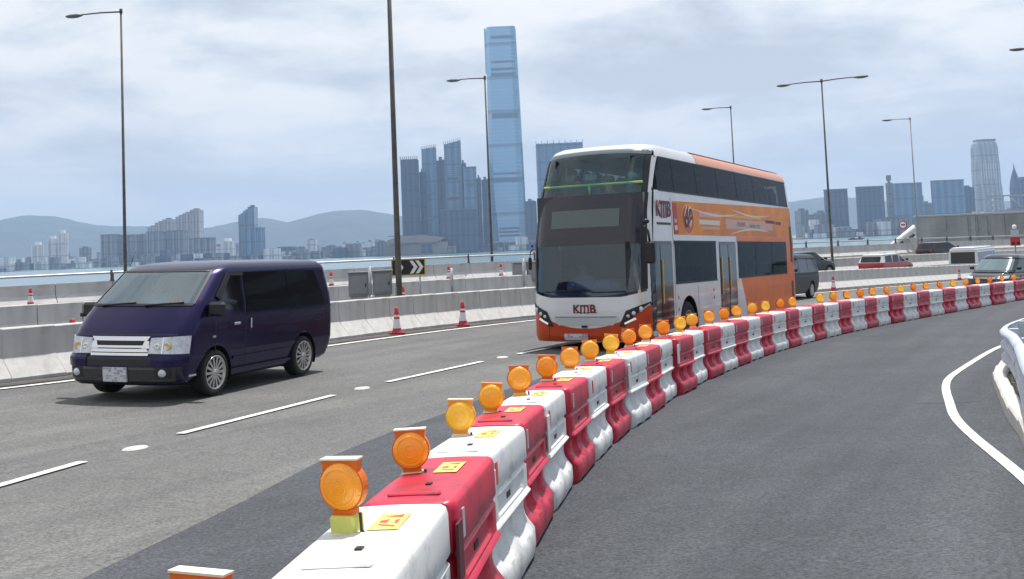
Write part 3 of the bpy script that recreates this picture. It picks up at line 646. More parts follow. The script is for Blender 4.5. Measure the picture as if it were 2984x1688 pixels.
# ---------------------------------------------------------------- street furniture
def place_up(o, x, y, z, rz=0):
    o.location = (x, y, z); o.rotation_euler.z = rz
ARM = Vector((-.98, .20, 0)); ARM2 = Vector((-.86, .50, 0))
def lamp_post(x, y, z, top, label, arms=(1,), L_=2.45, r0=.085, m_=None):
    m_ = m_ or m_pole
    root = empty('street_lamp', (x, y, z), label=label, cat='street lamp', group='lamp posts along the highway')
    h = top-z
    MB().tube([(0, 0, 0), (0, 0, 1.0), (0, 0, h)], [r0, r0*.97, r0*.52], 12).build('pole', m_, root)
    MB().lathe([(.001, .0), (.22, 0), (.22, .03), (r0+.03, .05), (r0+.02, .16), (r0*.8, .17)], 12).build('base_flange', m_polel, root)
    MB().box(-r0-.012, -r0*.2, -.06, .06, .55, 1.05, .01).build('access_door', m_polel, root)
    MB().tube([(0, 0, h-.10), (0, 0, h+.12)], .075, 8).build('collar', m_, root)
    for s in arms:
        d = (ARM2 if len(arms) > 1 else ARM)*s
        MB().tube([Vector((0, 0, h-.02))+d*.05, Vector((0, 0, h+.02))+d*(L_*.35), Vector((0, 0, h-.02+.03*abs(s)))+d*(L_-.75)], [.04, .035, .03], 8).build('arm', m_, root)
        b = MB(); prof = [(0, .03), (.06, .07), (.3, .14), (.6, .15), (.85, .09), (.92, .02)]
        side_ = Vector((-d.y, d.x, 0)); vs = []
        for (t_, wd) in prof:
            for k in range(10):
                a = 2*math.pi*k/10; vs.append(Vector((0, 0, h))+d*(L_-.9+t_)+side_*(wd*math.cos(a))+Vector((0, 0, math.sin(a)*wd*(.55 if math.sin(a) > 0 else .75)-.01)))
        fs = [(i*10+k, i*10+(k+1) % 10, (i+1)*10+(k+1) % 10, (i+1)*10+k) for i in range(5) for k in range(10)]+[tuple(range(10))[::-1], tuple(range(50, 60))]
        b.add(vs, fs, True).build('lamp_head', mat('luminaire_grey', (.13, .15, .16), .5, var=.1), root)
    return root
lamp_post(-18.37*.985, 49.3, .25, 13.75, 'leftmost tall lamp post behind the dark van, arm and lamp head pointing left', L_=2.9)
lamp_post(-3.31, 30.0, -.1, 14.0, 'thickest lamp post, its top out of the picture, beside the black and white chevron board', r0=.09)
lamp_post(-1.44, 65.4, .2, 12.45, 'slim lamp post in front of the supertall glass tower, single arm to the left')
lamp_post(19.1, 91.0, -.1, 13.1, 'lamp post rising behind the bus roof, single arm to the left')
lamp_post(19.93, 67.0, -.6, 11.62, 'lamp post with two opposite arms right of the bus', arms=(1, -1), L_=2.9)
lamp_post(36.77, 97.0, -.2, 12.1, 'pale distant lamp post in front of the concrete wall, single arm to the left', m_=m_polel)
lamp_post(31.3, 60.0, -1.0, 12.05, 'lamp post outside the right edge, only its lamp head showing at the upper right', r0=.09)

def cone(x, y, z, label, s=1.0):
    root = empty('traffic_cone', (x, y, z), random.uniform(0, 1), label=label, cat='traffic cone', group='red and white cones standing along the parapets')
    k = s*.75
    MB().prism([(-.2*s, -.2*s), (.2*s, -.2*s), (.2*s, .2*s), (-.2*s, .2*s)], 0, .05*s).lathe([(.17*s, .05*s), (.14*s, .1*s), (.125*s, .17*s)], 16).build('base', m_cone_r, root)
    MB().lathe([(.13*s, .17*s), (.088*s, .44*k/.75)], 16).build('band', m_cone_w, root)
    MB().lathe([(.091*s, .44*s), (.085*s, .50*s)], 16).build('ring', m_cone_r, root)
    MB().lathe([(.086*s, .50*s), (.074*s, .56*s)], 16).build('band', m_cone_w, root)
    MB().lathe([(.077*s, .56*s), (.058*s, .76*s), (.04*s, .775*s), (.001, .775*s)], 16).build('tip', m_cone_r, root)
    return root
def on_par(D, r, off, **k):
    q = offset_line(D, off); rr = q[:, 0]/q[:, 1]; return np.interp(r, rr, q[:, 0]), np.interp(r, rr, q[:, 1])
for r, lab in ((-.1135, 'red and white cone at the parapet foot just right of the van'), (-.0515, 'red and white cone at the parapet foot midway between van and bus'), (.297, 'red and white cone at the parapet foot beside the dark minivan behind the bus'), (.4155, 'red and white cone at the parapet foot left of the black car at right')):
    x, y = on_par(D1, r, .34); cone(x, y, gz(x, y)+.012, lab, .86)
x, y = on_par(D1, -.4175, -2.2)
cone(x, y, .10, 'red cone behind the near parapet at left, only its tip above it beside the van')
for r, lab in ((-.4565, 'small far cone by the far parapet at the left edge, left of the van'), (-.1737, 'small far cone on the far carriageway just right of the van roof'), (-.0632, 'small far cone right of the chevron board'), (-.0140, 'small far cone right of the slim lamp post')):
    x, y = on_par(D3, r, .9); z = at_ratio(D3, r)[2]; cone(x, y, z+.01, lab, 1.0)
x, y = on_par(D2, -.107, .4); cone(x, y, at_ratio(D2, -.107)[2], 'red cone half hidden behind the near parapet beside the tall lamp post')

def sign_post(x, y, z, h, label):
    root = empty('marker_post', (x, y, z), label=label, cat='post', group='silver posts on the near parapet')
    MB().tube([(0, 0, 0), (0, 0, h)], .045, 10).build('pole', m_galv, root); MB().lathe([(.001, 0), (.1, 0), (.1, .02), (.04, .03)], 10).build('base_plate', m_galv, root)
sign_post(-4.12, 30.0, .72, .85, 'silver post standing before the pair of grey cabinets')
sign_post(-1.9, 31.4, .66, .74, 'lone silver post on the near parapet between the two cabinet groups')
sign_post(.25, 34.3, .62, .95, 'silver post beside the grey cabinet close to the bus')
def cabinet(x, y, z, w_, h_, rz, label):
    root = empty('roadside_cabinet', (x, y, z), rz, label=label, cat='cabinet')
    MB().box(-w_/2, w_/2, -.2, .2, 0, h_, .015).build('body', m_cab, root)
    MB().box(-w_/2+.05, w_/2-.05, -.225, -.201, .06, h_-.06, .008).build('door', m_cab, root)
    MB().box(w_/2-.11, w_/2-.08, -.25, -.226, h_*.4, h_*.55).build('handle', m_black, root)
    MB().box(-w_/2-.03, w_/2+.03, -.25, .22, h_+.002, h_+.04).build('rain_lid', m_cab, root)
    MB().box(-w_/2+.05, w_/2-.05, -.15, .15, -.9, -.002).build('plinth', m_conc2, root)
rzc = math.atan2(.5, .86)
cabinet(-4.55, 30.75, .72, .58, .66, .12, 'left one of the two grey cabinets behind the near parapet')
cabinet(-3.88, 30.85, .74, .56, .66, .12, 'right one of the two grey cabinets, touching the tall lamp post')
cabinet(.12, 44.5, .45, .52, .80, .1, 'left half of the grey cabinet pair next to the bus windscreen')
cabinet(.72, 44.6, .45, .52, .80, .1, 'right half of the grey cabinet pair, partly behind the bus')
# chevron board
cb = empty('chevron_board', (-3.35, 33.2, 1.22), .06, label='black board with white chevrons in a yellow frame behind the tall lamp post', cat='sign')
MB().box(-.5, .5, -.015, .015, 0, .46, .004).build('board', m_black, cb)
mw = mat('sign_white', (.8, .8, .8), .5); my = mat('sign_yellow', (.62, .42, .05), .5)
for c0 in (-.40, .04, .22):
    MB().prism([(c0, .03), (c0+.11, .03), (c0+.25, .23), (c0+.11, .43), (c0, .43), (c0+.13, .23)], -.022, -.0155, Mx).build('chevron', mw, cb)
b = MB()
b.box(-.53, .53, -.02, .02, .4602, .495).box(-.53, .53, -.02, .02, -.035, -.0002).box(-.53, -.5002, -.02, .02, 0, .46).box(.5002, .53, -.02, .02, 0, .46)
b.build('frame', my, cb)
for s_ in (-.35, .35): MB().tube([(s_, .04, .4), (s_, .04, -1.25)], .03, 8).build('leg', m_galv, cb)

# ---------------------------------------------------------------- water filled barriers
BH = .755
def hw_profile(z, x):
    """half width of a barrier module at height z (0..1) and length x (0..1)"""
    zs = [0, .05, .16, .20, .30, .36, .40, .44, .465, .49, .505, .53, .70, .715, .735, .75, .76, .955, .985, 1.0]
    ws = [.225, .245, .245, .232, .175, .165, .165, .172, .192, .215, .215, .195, .195, .182, .182, .197, .20, .198, .190, .17]
    w_ = np.interp(z, zs, ws)
    def slot(c, wd): return np.clip((wd-np.abs(x-c))/.04, 0, 1)
    band = np.clip((z-.21)/.05, 0, 1)*np.clip((.47-z)/.05, 0, 1)
    w_ = w_-.075*band*np.maximum(slot(.28, .12), slot(.72, .12))
    rib = np.clip(1-abs(x-.5)/.07, 0, 1)*band; w_ = w_+.02*rib
    pan = np.clip((z-.55)/.015, 0, 1)*np.clip((.685-z)/.015, 0, 1)*np.clip((x-.14)/.03, 0, 1)*np.clip((.86-x)/.03, 0, 1)
    w_ = w_-.018*pan
    # bulge of the foot in mid-length
    ft = np.clip((.26-z)/.12, 0, 1); w_ = w_+.012*np.clip((.20-z)/.03, 0, 1)*np.clip((.42-abs(x-.5))/.04, 0, 1)-.015*np.clip((.20-z)/.03, 0, 1)
    e = np.clip(np.minimum(x, 1-x)/.035, 0, 1); w_ = w_-.022*(1-e)**2
    return w_
def barrier_mesh(m_, name='body'):
    X = np.array([0, .008, .025, .06, .11, .14, .17, .21, .25, .3, .35, .4, .43, .46, .5, .54, .57, .6, .65, .7, .75, .79, .83, .86, .89, .94, .975, .992, 1.0])
    Z = np.array([0, .03, .08, .14, .18, .21, .235, .27, .31, .36, .41, .44, .46, .475, .5, .506, .53, .548, .57, .62, .67, .688, .70, .715, .735, .75, .76, .85, .95, .97, .985, .995, 1.0])
    nx, nz = len(X), len(Z); P = np.zeros((nx, 2*nz+6, 3))
    for i, x in enumerate(X):
        col = []
        for z in Z: col.append((-float(hw_profile(z, x)), z))
        for s_ in (-.9, -.6, -.2, .2, .6, .9): col.append((s_*.165, 1.0+.006*(1-s_*s_)))
        for z in Z[::-1]: col.append((hw_profile(z, x), z))
        endz = .012*max(0, 1-min(x, 1-x)/.02)
        for j, (yy_, z) in enumerate(col):
            foot = 0.0
            if z < .05 and (.16 < x < .40 or .60 < x < .84): foot = .028    # fork pockets
            P[i, j] = (x, yy_, max(z-endz*(z > .5), foot if z < .05 else 0)*BH)
    b = MB(); b.grid(P, smooth=True, flip=True)
    n = P.shape[1]
    b.f.append(tuple(range(n))); b.sm.append(False); b.mi.append(0)
    b.f.append(tuple(range((nx-1)*n, nx*n))[::-1]); b.sm.append(False); b.mi.append(0)
    # raised lid recess and neck
    b.box(.10, .15, -.11, .11, BH*1.002, BH*1.018, .006)
    me = b.mesh(name, m_)
    return me
bm_w, bm_r = barrier_mesh(m_white), barrier_mesh(m_red)
for me in (bm_w, bm_r):
    try: me.set_sharp_from_angle(angle=R(42))
    except Exception: pass
def small(name, mb, m_): return mb.mesh(name, m_)
me_cap = small('drain_cap', MB().box(.30, .335, -.03, -.005, BH*1.004, BH*1.014), m_black)
me_stick = small('warning_sticker', MB().box(.56, .80, -.09, .02, BH*1.009, BH*1.0115), m_stick)
me_print = small('sticker_print', MB().prism([(.59, -.07), (.61, -.07), (.64, -.005), (.62, -.005)], BH*1.0118, BH*1.0128).prism([(.64, -.07), (.70, -.07), (.70, -.055), (.655, -.055)], BH*1.0118, BH*1.0128).prism([(.65, -.03), (.71, -.03), (.69, -.0), (.66, -.0)], BH*1.0118, BH*1.0128).prism([(.73, -.07), (.78, -.07), (.755, -.0)], BH*1.0118, BH*1.0128), m_redp)
me_refl_r = small('reflector', MB().box(.09, .135, -.2045, -.199, BH*.78, BH*.93), m_redp)
me_refl_w = small('reflector', MB().box(.09, .135, -.2045, -.199, BH*.78, BH*.93), mat('reflector_silver', (.6, .62, .64), .3, .3))
me_hook_w = small('connector_strap', MB().box(-.05, .05, -.212, -.200, BH*.56, BH*.90, .004), m_white)
me_hook_r = small('connector_strap', MB().box(-.05, .05, -.212, -.200, BH*.60, BH*.90, .004), mat('dark_maroon', (.10, .015, .02), .5))
me_panel = small('hole_shade_patch', MB().box(.44, .53, -.181, -.16, BH*.59, BH*.63), m_black)  # flat black patch, the shade inside a hole put into its colour
ORD = 'first second third fourth fifth sixth seventh eighth ninth tenth eleventh twelfth thirteenth fourteenth fifteenth sixteenth seventeenth eighteenth nineteenth twentieth'.split()
# centre line of the barrier run: measured line is the right top edge, shift left by half the top width
tg = np.gradient(BARP[:, :2], axis=0); tg /= np.linalg.norm(tg, axis=1)[:, None]; nl = np.stack([-tg[:, 1], tg[:, 0]], 1)
BC = BARP[:, :2]+nl*.185
# lamp mesh parts
def lamp_parts(amb):
    b = MB()
    # local: disc in XZ plane facing -Y
    rr = .1
    b.lathe([(.001, -.052), (.03, -.051), (.065, -.045), (.088, -.034), (.094, -.022)], 28, 'y', (0, 0, .225))
    lens = b.mesh('lens', amb)
    b = MB(); b.lathe([(.001, .052), (.03, .051), (.065, .045), (.088, .034), (.094, .022)][::-1], 28, 'y', (0, 0, .225))
    lens_b = b.mesh('lens', amb)
    b = MB(); pts = []
    for k in range(36):
        a = 2*math.pi*k/36; x, z = rr*math.sin(a)*1.0, rr*math.cos(a)
        if abs(a) < .85 or a > 2*math.pi-.85: z = .104; x = max(-.083, min(.083, math.tan(a if a < math.pi else a-2*math.pi)*.104))
        pts.append((x, z+.225))
    b.prism(pts[::-1], -.022, .022, Mx)
    b.box(-.048, .048, -.024, .024, .112, .135)
    rim = b.mesh('rim', m_amberd if amb is m_amber else mat('amber_rim_pale', (.90, .30, .01), .35, var=.1, vscale=20))
    ring = MB().lathe([(.070, -.046), (.074, -.0485), (.078, -.044)], 28, 'y', (0, 0, .225)).lathe([(.030, -.0525), (.033, -.0555), (.036, -.052)], 20, 'y', (0, 0, .225))
    for k in range(8):
        a = 2*math.pi*(k+.5)/8; ring.lathe([(.005, -.026), (.004, -.034), (.001, -.034)][::1], 6, 'y', (.088*math.cos(a), 0, .225+.088*math.sin(a)))
    ringm = ring.mesh('lens_ring', amb)
    top = MB().box(-.085, .085, -.026, .026, .3295, .336).mesh('top_plate', m_lbox2)
    return lens, lens_b, rim, ringm, top
LP = {0: lamp_parts(m_amber), 1: lamp_parts(m_ambery)}
boxm = [MB().box(-.055, .055, -.045, .045, 0, .112, .008).mesh('battery_box', m_lbox), MB().box(-.058, .058, -.045, .045, .066, .112, .008).mesh('battery_box', m_lbox2), MB().box(-.05, .05, -.045, .045, .066, .112, .008).mesh('battery_box', mat('lamp_box_amber', (.85, .5, .05), .5))]
boltm = MB().tube([(.06, -.01, .0), (.075, -.02, .05), (.07, -.01, .12)], .007, 6).tube([(.072, -.015, .06), (.12, -.05, .02), (.15, -.07, .035)], .005, 6).mesh('clamp_wire', mat('dark_steel', (.08, .08, .08), .5, .6))
nb = len(BC)-1; cw = cr = 0; lampn = 0
for k in range(nb):
    a, c = BC[k], BC[k+1]; d = c-a; ln = float(np.linalg.norm(d)); red = (k % 2 == 0)   # module 0: partly below the frame
    # module k runs from a to c;  measured colours: module starting at index 4 (0,6.66) is red
    i0 = k-4; red = (i0 % 2 == 0)
    if red: cr += 1
    else: cw += 1
    vis = i0 >= -3
    nm = 'red' if red else 'white'; num = (cr if red else cw)
    dents = random.uniform(-.012, .012)
    lab = f'{nm} water-filled plastic barrier, the {ORD[num-1] if num <= 20 else "twenty-first"} {nm} one counting from the camera'
    o = empty('plastic_barrier', label=lab, cat='barrier', group='red and white plastic barriers in a curved line')
    mid = (a+c)/2; hd = Vector((d[0], d[1], 0)).normalized()
    jx, jr = random.uniform(-.014, .014)+(-.008 if red else .008), random.uniform(-.03, .03)
    hd.rotate(Matrix.Rotation(jr, 3, 'Z'))
    base = a+np.array([-hd.y, hd.x])*jx
    place(o, float(base[0]), float(base[1]), hd, z=float(gz(base[0], base[1]))+.012, scale=(ln*.968, 1, 1+random.uniform(-.008, .008)))
    link('body', bm_r if red else bm_w, o)
    if vis:
        link('drain_cap', me_cap, o)
        link('reflector', me_refl_w if red else me_refl_r, o)
        if i0 in (-2, -1, 1, 5, 8): link('connector_strap', me_hook_r if (i0 == -2) else me_hook_w, o)
        link('hole_shade_patch', me_panel, o)
        if i0 < 9:
            s_ = link('warning_sticker', me_stick, o); link('sticker_print', me_print, s_)
    # amber lamp clamped on the road side of the top
    if k >= 0 and k < nb and k != 22:
        t_ = .44 if k == 0 else .60 if k == 1 else .66+random.uniform(-.05, .05); pz = a+d*t_+np.array([-hd.y, hd.x])*(.17 if k == 0 else .115 if k < 4 else .14)
        amb = 1 if (k*7 % 5) in (1, 3) else 0
        L2 = empty('warning_lamp', label=f'amber warning lamp on the {nm} barrier counted as {ORD[num-1] if num <= 20 else "twenty-first"} {nm} one', cat='warning lamp', group='amber lamps on the plastic barriers')
        face = Vector((-.04, -1, 0)) if k < 12 else Vector((.1, -1, 0)); face.rotate(Matrix.Rotation(random.uniform(-.35, .30), 3, 'Z'))
        f_ = -face.normalized(); ang = math.atan2(f_.y, f_.x)-math.pi/2
        L2.location = (pz[0], pz[1], gz(pz[0], pz[1])+.012+BH*1.0-(.088 if k != 1 else .03)); L2.rotation_euler = (random.uniform(-.09, .07), random.uniform(-.10, .10), ang)
        lens, lensb, rim, ringm, topp = LP[amb]
        q_ = .88 if k < 5 else .96; L2.scale = (q_, q_, q_)
        for q, mmm in (('lens', lens), ('lens', lensb), ('rim', rim), ('lens_ring', ringm), *((('top_plate', topp),) if k < 4 else ()), ('battery_box', boxm[0 if k == 1 else 2 if k % 4 == 1 else 1]), ('clamp_wire', boltm)): link(q, mmm, L2)

# ---------------------------------------------------------------- right hand kerb, guard rail and planting
kp = [(2.2, 3.9), (3.1, 6.5), (4.2, 9.0), (4.51, 9.75), (4.96, 11.04), (5.4, 12.1), (5.82, 13.15), (6.2, 14.1), (6.75, 15.2), (7.6, 16.7), (9.3, 19.3), (12, 22.8), (17, 28)]
dk = smooth_poly(dense([(*p, 0) for p in kp], 10), 20)
RK = resample(dk, .9); kroot = empty('kerb', (6.0, 13.5, 0), label='pale concrete kerb stones curving round the gore at right'); kroot['kind'] = 'structure'
kme = MB().box(.006, .994, -.16, 0, -.05, .15, .02).mesh('kerb_stone', mat('kerb_concrete', (.55, .54, .50), .8, var=.12, vscale=3, dirt=((.25, .24, .22), .5, 3)))
for i in range(len(RK)-1):
    a, c = Vector(RK[i]), Vector(RK[i+1]); t2 = (c-a); o = link('kerb_stone', kme, kroot)
    Mk = Matrix((t2, Vector((-t2.y, t2.x, 0)).normalized(), Vector((0, 0, 1)))).transposed().to_4x4(); Mk.translation = (a.x-6, a.y-13.5, gz(a.x, a.y)+.01); o.matrix_basis = Mk
off = offset_line(dk, .15); G = np.zeros((len(off), 14, 3))
for i, p in enumerate(off):
    for j in range(14):
        x = p[0]+(j/13)**1.5*16; G[i, j] = (x, p[1]-(x-p[0])*.25, gz(x, p[1]-(x-p[0])*.25)+.085)
m_soil = mat('verge_soil', (.20, .19, .16), .95, var=.4, vscale=3, bump=.6, bscale=20)
MB().grid(G, flip=True).build('verge', m_soil)['kind'] = 'structure'
b = MB(); rs = np.random.RandomState(9)
offs = offset_line(dk, 1.0)
for _ in range(2600):
    i = rs.randint(20, len(dk)-30); t_ = rs.rand()**1.2*1.9+.20; n_ = (offs[i]-dk[i, :2]); x, y = dk[i, 0]+n_[0]*t_, dk[i, 1]+n_[1]*t_
    z = gz(x, y)+.135; s_ = rs.uniform(.03, .085); a = rs.rand()*6.28; tl = rs.uniform(.1, .9)
    u_ = np.array([math.cos(a), math.sin(a), tl])*s_; v_ = np.array([-math.sin(a), math.cos(a), rs.uniform(-.3, .3)])*s_*.45
    p = np.array([x, y, z+rs.rand()*.06]); b.add([p, p+u_*.5+v_, p+u_, p+u_*.5-v_], [(0, 1, 2, 3)], False, int(rs.randint(3)))
b.build('ground_cover', [mat('leaf_dark', (.035, .06, .02), .6), mat('leaf_dry', (.42, .38, .22), .8), mat('leaf_pale', (.25, .27, .15), .7)])['kind'] = 'stuff'
gpts = [(2.4, 4.0), (3.3, 6.6), (4.1, 8.6), (4.85, 10.3), (5.55, 11.9), (6.05, 13.1), (6.33, 13.9), (6.75, 14.8), (7.6, 16.2), (9.3, 18.6), (12.5, 22.5)]
dg = smooth_poly(dense([(*p, 0) for p in gpts], 12), 20); RG = resample(dg, .25)
gr = empty('guard_rail', (6.9, 14.7, 0), label='curved corrugated steel guard rail on the planted verge at the right edge', cat='guard rail')
W_ = [(.02, .60), (-.03, .595), (-.07, .56), (-.07, .52), (-.01, .475), (-.01, .45), (-.07, .40), (-.07, .36), (-.01, .315), (-.01, .29), (-.07, .24), (-.07, .20), (-.03, .16), (0, .155)]
W2 = W_+[(p[0]+.012, p[1]) for p in W_[::-1]]
t_ = np.gradient(RG[:, :2], axis=0); t_ /= np.linalg.norm(t_, axis=1)[:, None]; nr = np.stack([t_[:, 1], -t_[:, 0]], 1)
for s0 in range(0, len(RG)-1, 16):
    sl = slice(s0, min(s0+17, len(RG))); G = np.zeros((len(RG[sl]), len(W2)+1, 3))
    for j, (dx, z) in enumerate(W2+[W2[0]]):
        q = RG[sl, :2]+nr[sl]*(dx*1.0+.004*(s0//16 % 2)); G[:, j, 0] = q[:, 0]-6.9; G[:, j, 1] = q[:, 1]-14.7; G[:, j, 2] = gz(RG[sl, 0], RG[sl, 1])+.13+z*1.02
    MB().grid(G, flip=False).build('rail_beam', m_galvp, gr)
pme = MB().box(.02, .13, -.05, .05, -.1, .62).mesh('post', m_galvp)
for i in range(3, len(RG), 8):
    o = link('post', pme, gr); o.location = (RG[i, 0]-6.9+nr[i, 0]*.02, RG[i, 1]-14.7+nr[i, 1]*.02, gz(RG[i, 0], RG[i, 1])+.13); o.rotation_euler.z = math.atan2(nr[i, 1], nr[i, 0])
# handrail wire fence inside the verge
# ---------------------------------------------------------------- far right: wall, barrier arm, signs
fw = empty('concrete_wall', (49.6, 120, -1.6), 0, label='long grey concrete panel wall at right with a pale coping', cat='wall')
zt = 5.0
for i in range(7):
    for j in range(3):
        MB().box(i*3.3-4.2, i*3.3-4.2+3.27, -.3, .3, j*1.62, j*1.62+1.60, .02).build('panel', m_conc2, fw)
MB().box(-4.4, 19, -.36, .36, 4.84, 5.05, .02).build('coping', mat('coping_concrete', (.42, .42, .42), .8, var=.1), fw)
for i in range(3): MB().box(1.5+i*1.1, 1.8+i*1.1, -.42, -.31, .2, 4.7).build('downpipe', m_polel, fw)
tr = empty('truss_railing', (55.0, 121, 3.5), 0, label='pale lattice railing on top of the concrete wall at the right edge', cat='railing')
b = MB(); mtp = mat('pale_truss', (.45, .48, .55), .5, .2)
MB().box(-1, 12, -.06, .06, 1.75, 1.9).box(-1, 12, -.06, .06, .0, .12).build('rail', mtp, tr)
for k in range(14): MB().tube([(-.8+k*.85, 0, .12), (-.8+k*.85, 0, 1.75)], .04, 6).build('post', mtp, tr)
for k in range(6): MB().tube([(1.6+k*1.7, 0, 1.7), (3.2+k*1.7, 0, .15)], .05, 6).build('brace', mtp, tr)
tb = empty('pipe_boom', (34.9, 98, -.6), 0, label='fat white slanting pipe rising towards the concrete wall', cat='pipe')
MB().tube([(-2.1, 0, -.3), (2.0, 0, 2.75)], .24, 16).build('pipe', mat('white_pipe', (.78, .78, .76), .5, var=.06), tb)
MB().tube([(-.9, .5, -.1), (2.05, .5, 2.1)], .2, 12).build('underside_pipe', mat('dark_pipe', (.06, .055, .06), .6), tb)
MB().box(1.0, 2.3, .3, .9, -.4, 1.8, .02).build('support_block', m_conc, tb)
rs_ = empty('round_sign', (36.2, 99, -.7), 0, label='round red-rimmed traffic sign on a post left of the concrete wall', cat='sign')
MB().tube([(0, .05, 0), (0, .05, 3.3)], .05, 8).build('pole', m_polel, rs_)
MB().lathe([(.001, -.03), (.40, -.03), (.40, .0), (.001, .0)][::1], 24, 'y', (0, 0, 3.1)).build('face', mw, rs_)
MB().lathe([(.30, -.035), (.40, -.035), (.40, -.03), (.30, -.03)], 24, 'y', (0, 0, 3.1)).build('ring', m_cone_r, rs_)
MB().box(-.2, .2, -.05, -.036, 3.04, 3.16).build('symbol', m_black, rs_)
bs = empty('beacon_sign', (35.5, 75.5, -1.6), 0, label='red board with pale stand and round white beacon before the concrete wall at right', cat='sign')
MB().box(-.35, .35, -.02, .02, 2.1, 2.72, .01).build('board', m_cone_r, bs)
for k in range(2): MB().box(-.26+k*.36, -.08+k*.36, -.035, -.021, 2.18, 2.36).build('dark_patch', m_black, bs)
MB().box(-.28, .28, -.02, .02, 2.74, 3.2, .01).build('upper_board', mat('pale_board', (.5, .56, .58), .5), bs)
MB().lathe([(.001, 3.25), (.12, 3.28), (.15, 3.42), (.12, 3.56), (.001, 3.6)], 14).build('beacon', mw, bs)
MB().tube([(0, .06, 0), (0, .06, 3.25)], .05, 8).build('pole', m_polel, bs)

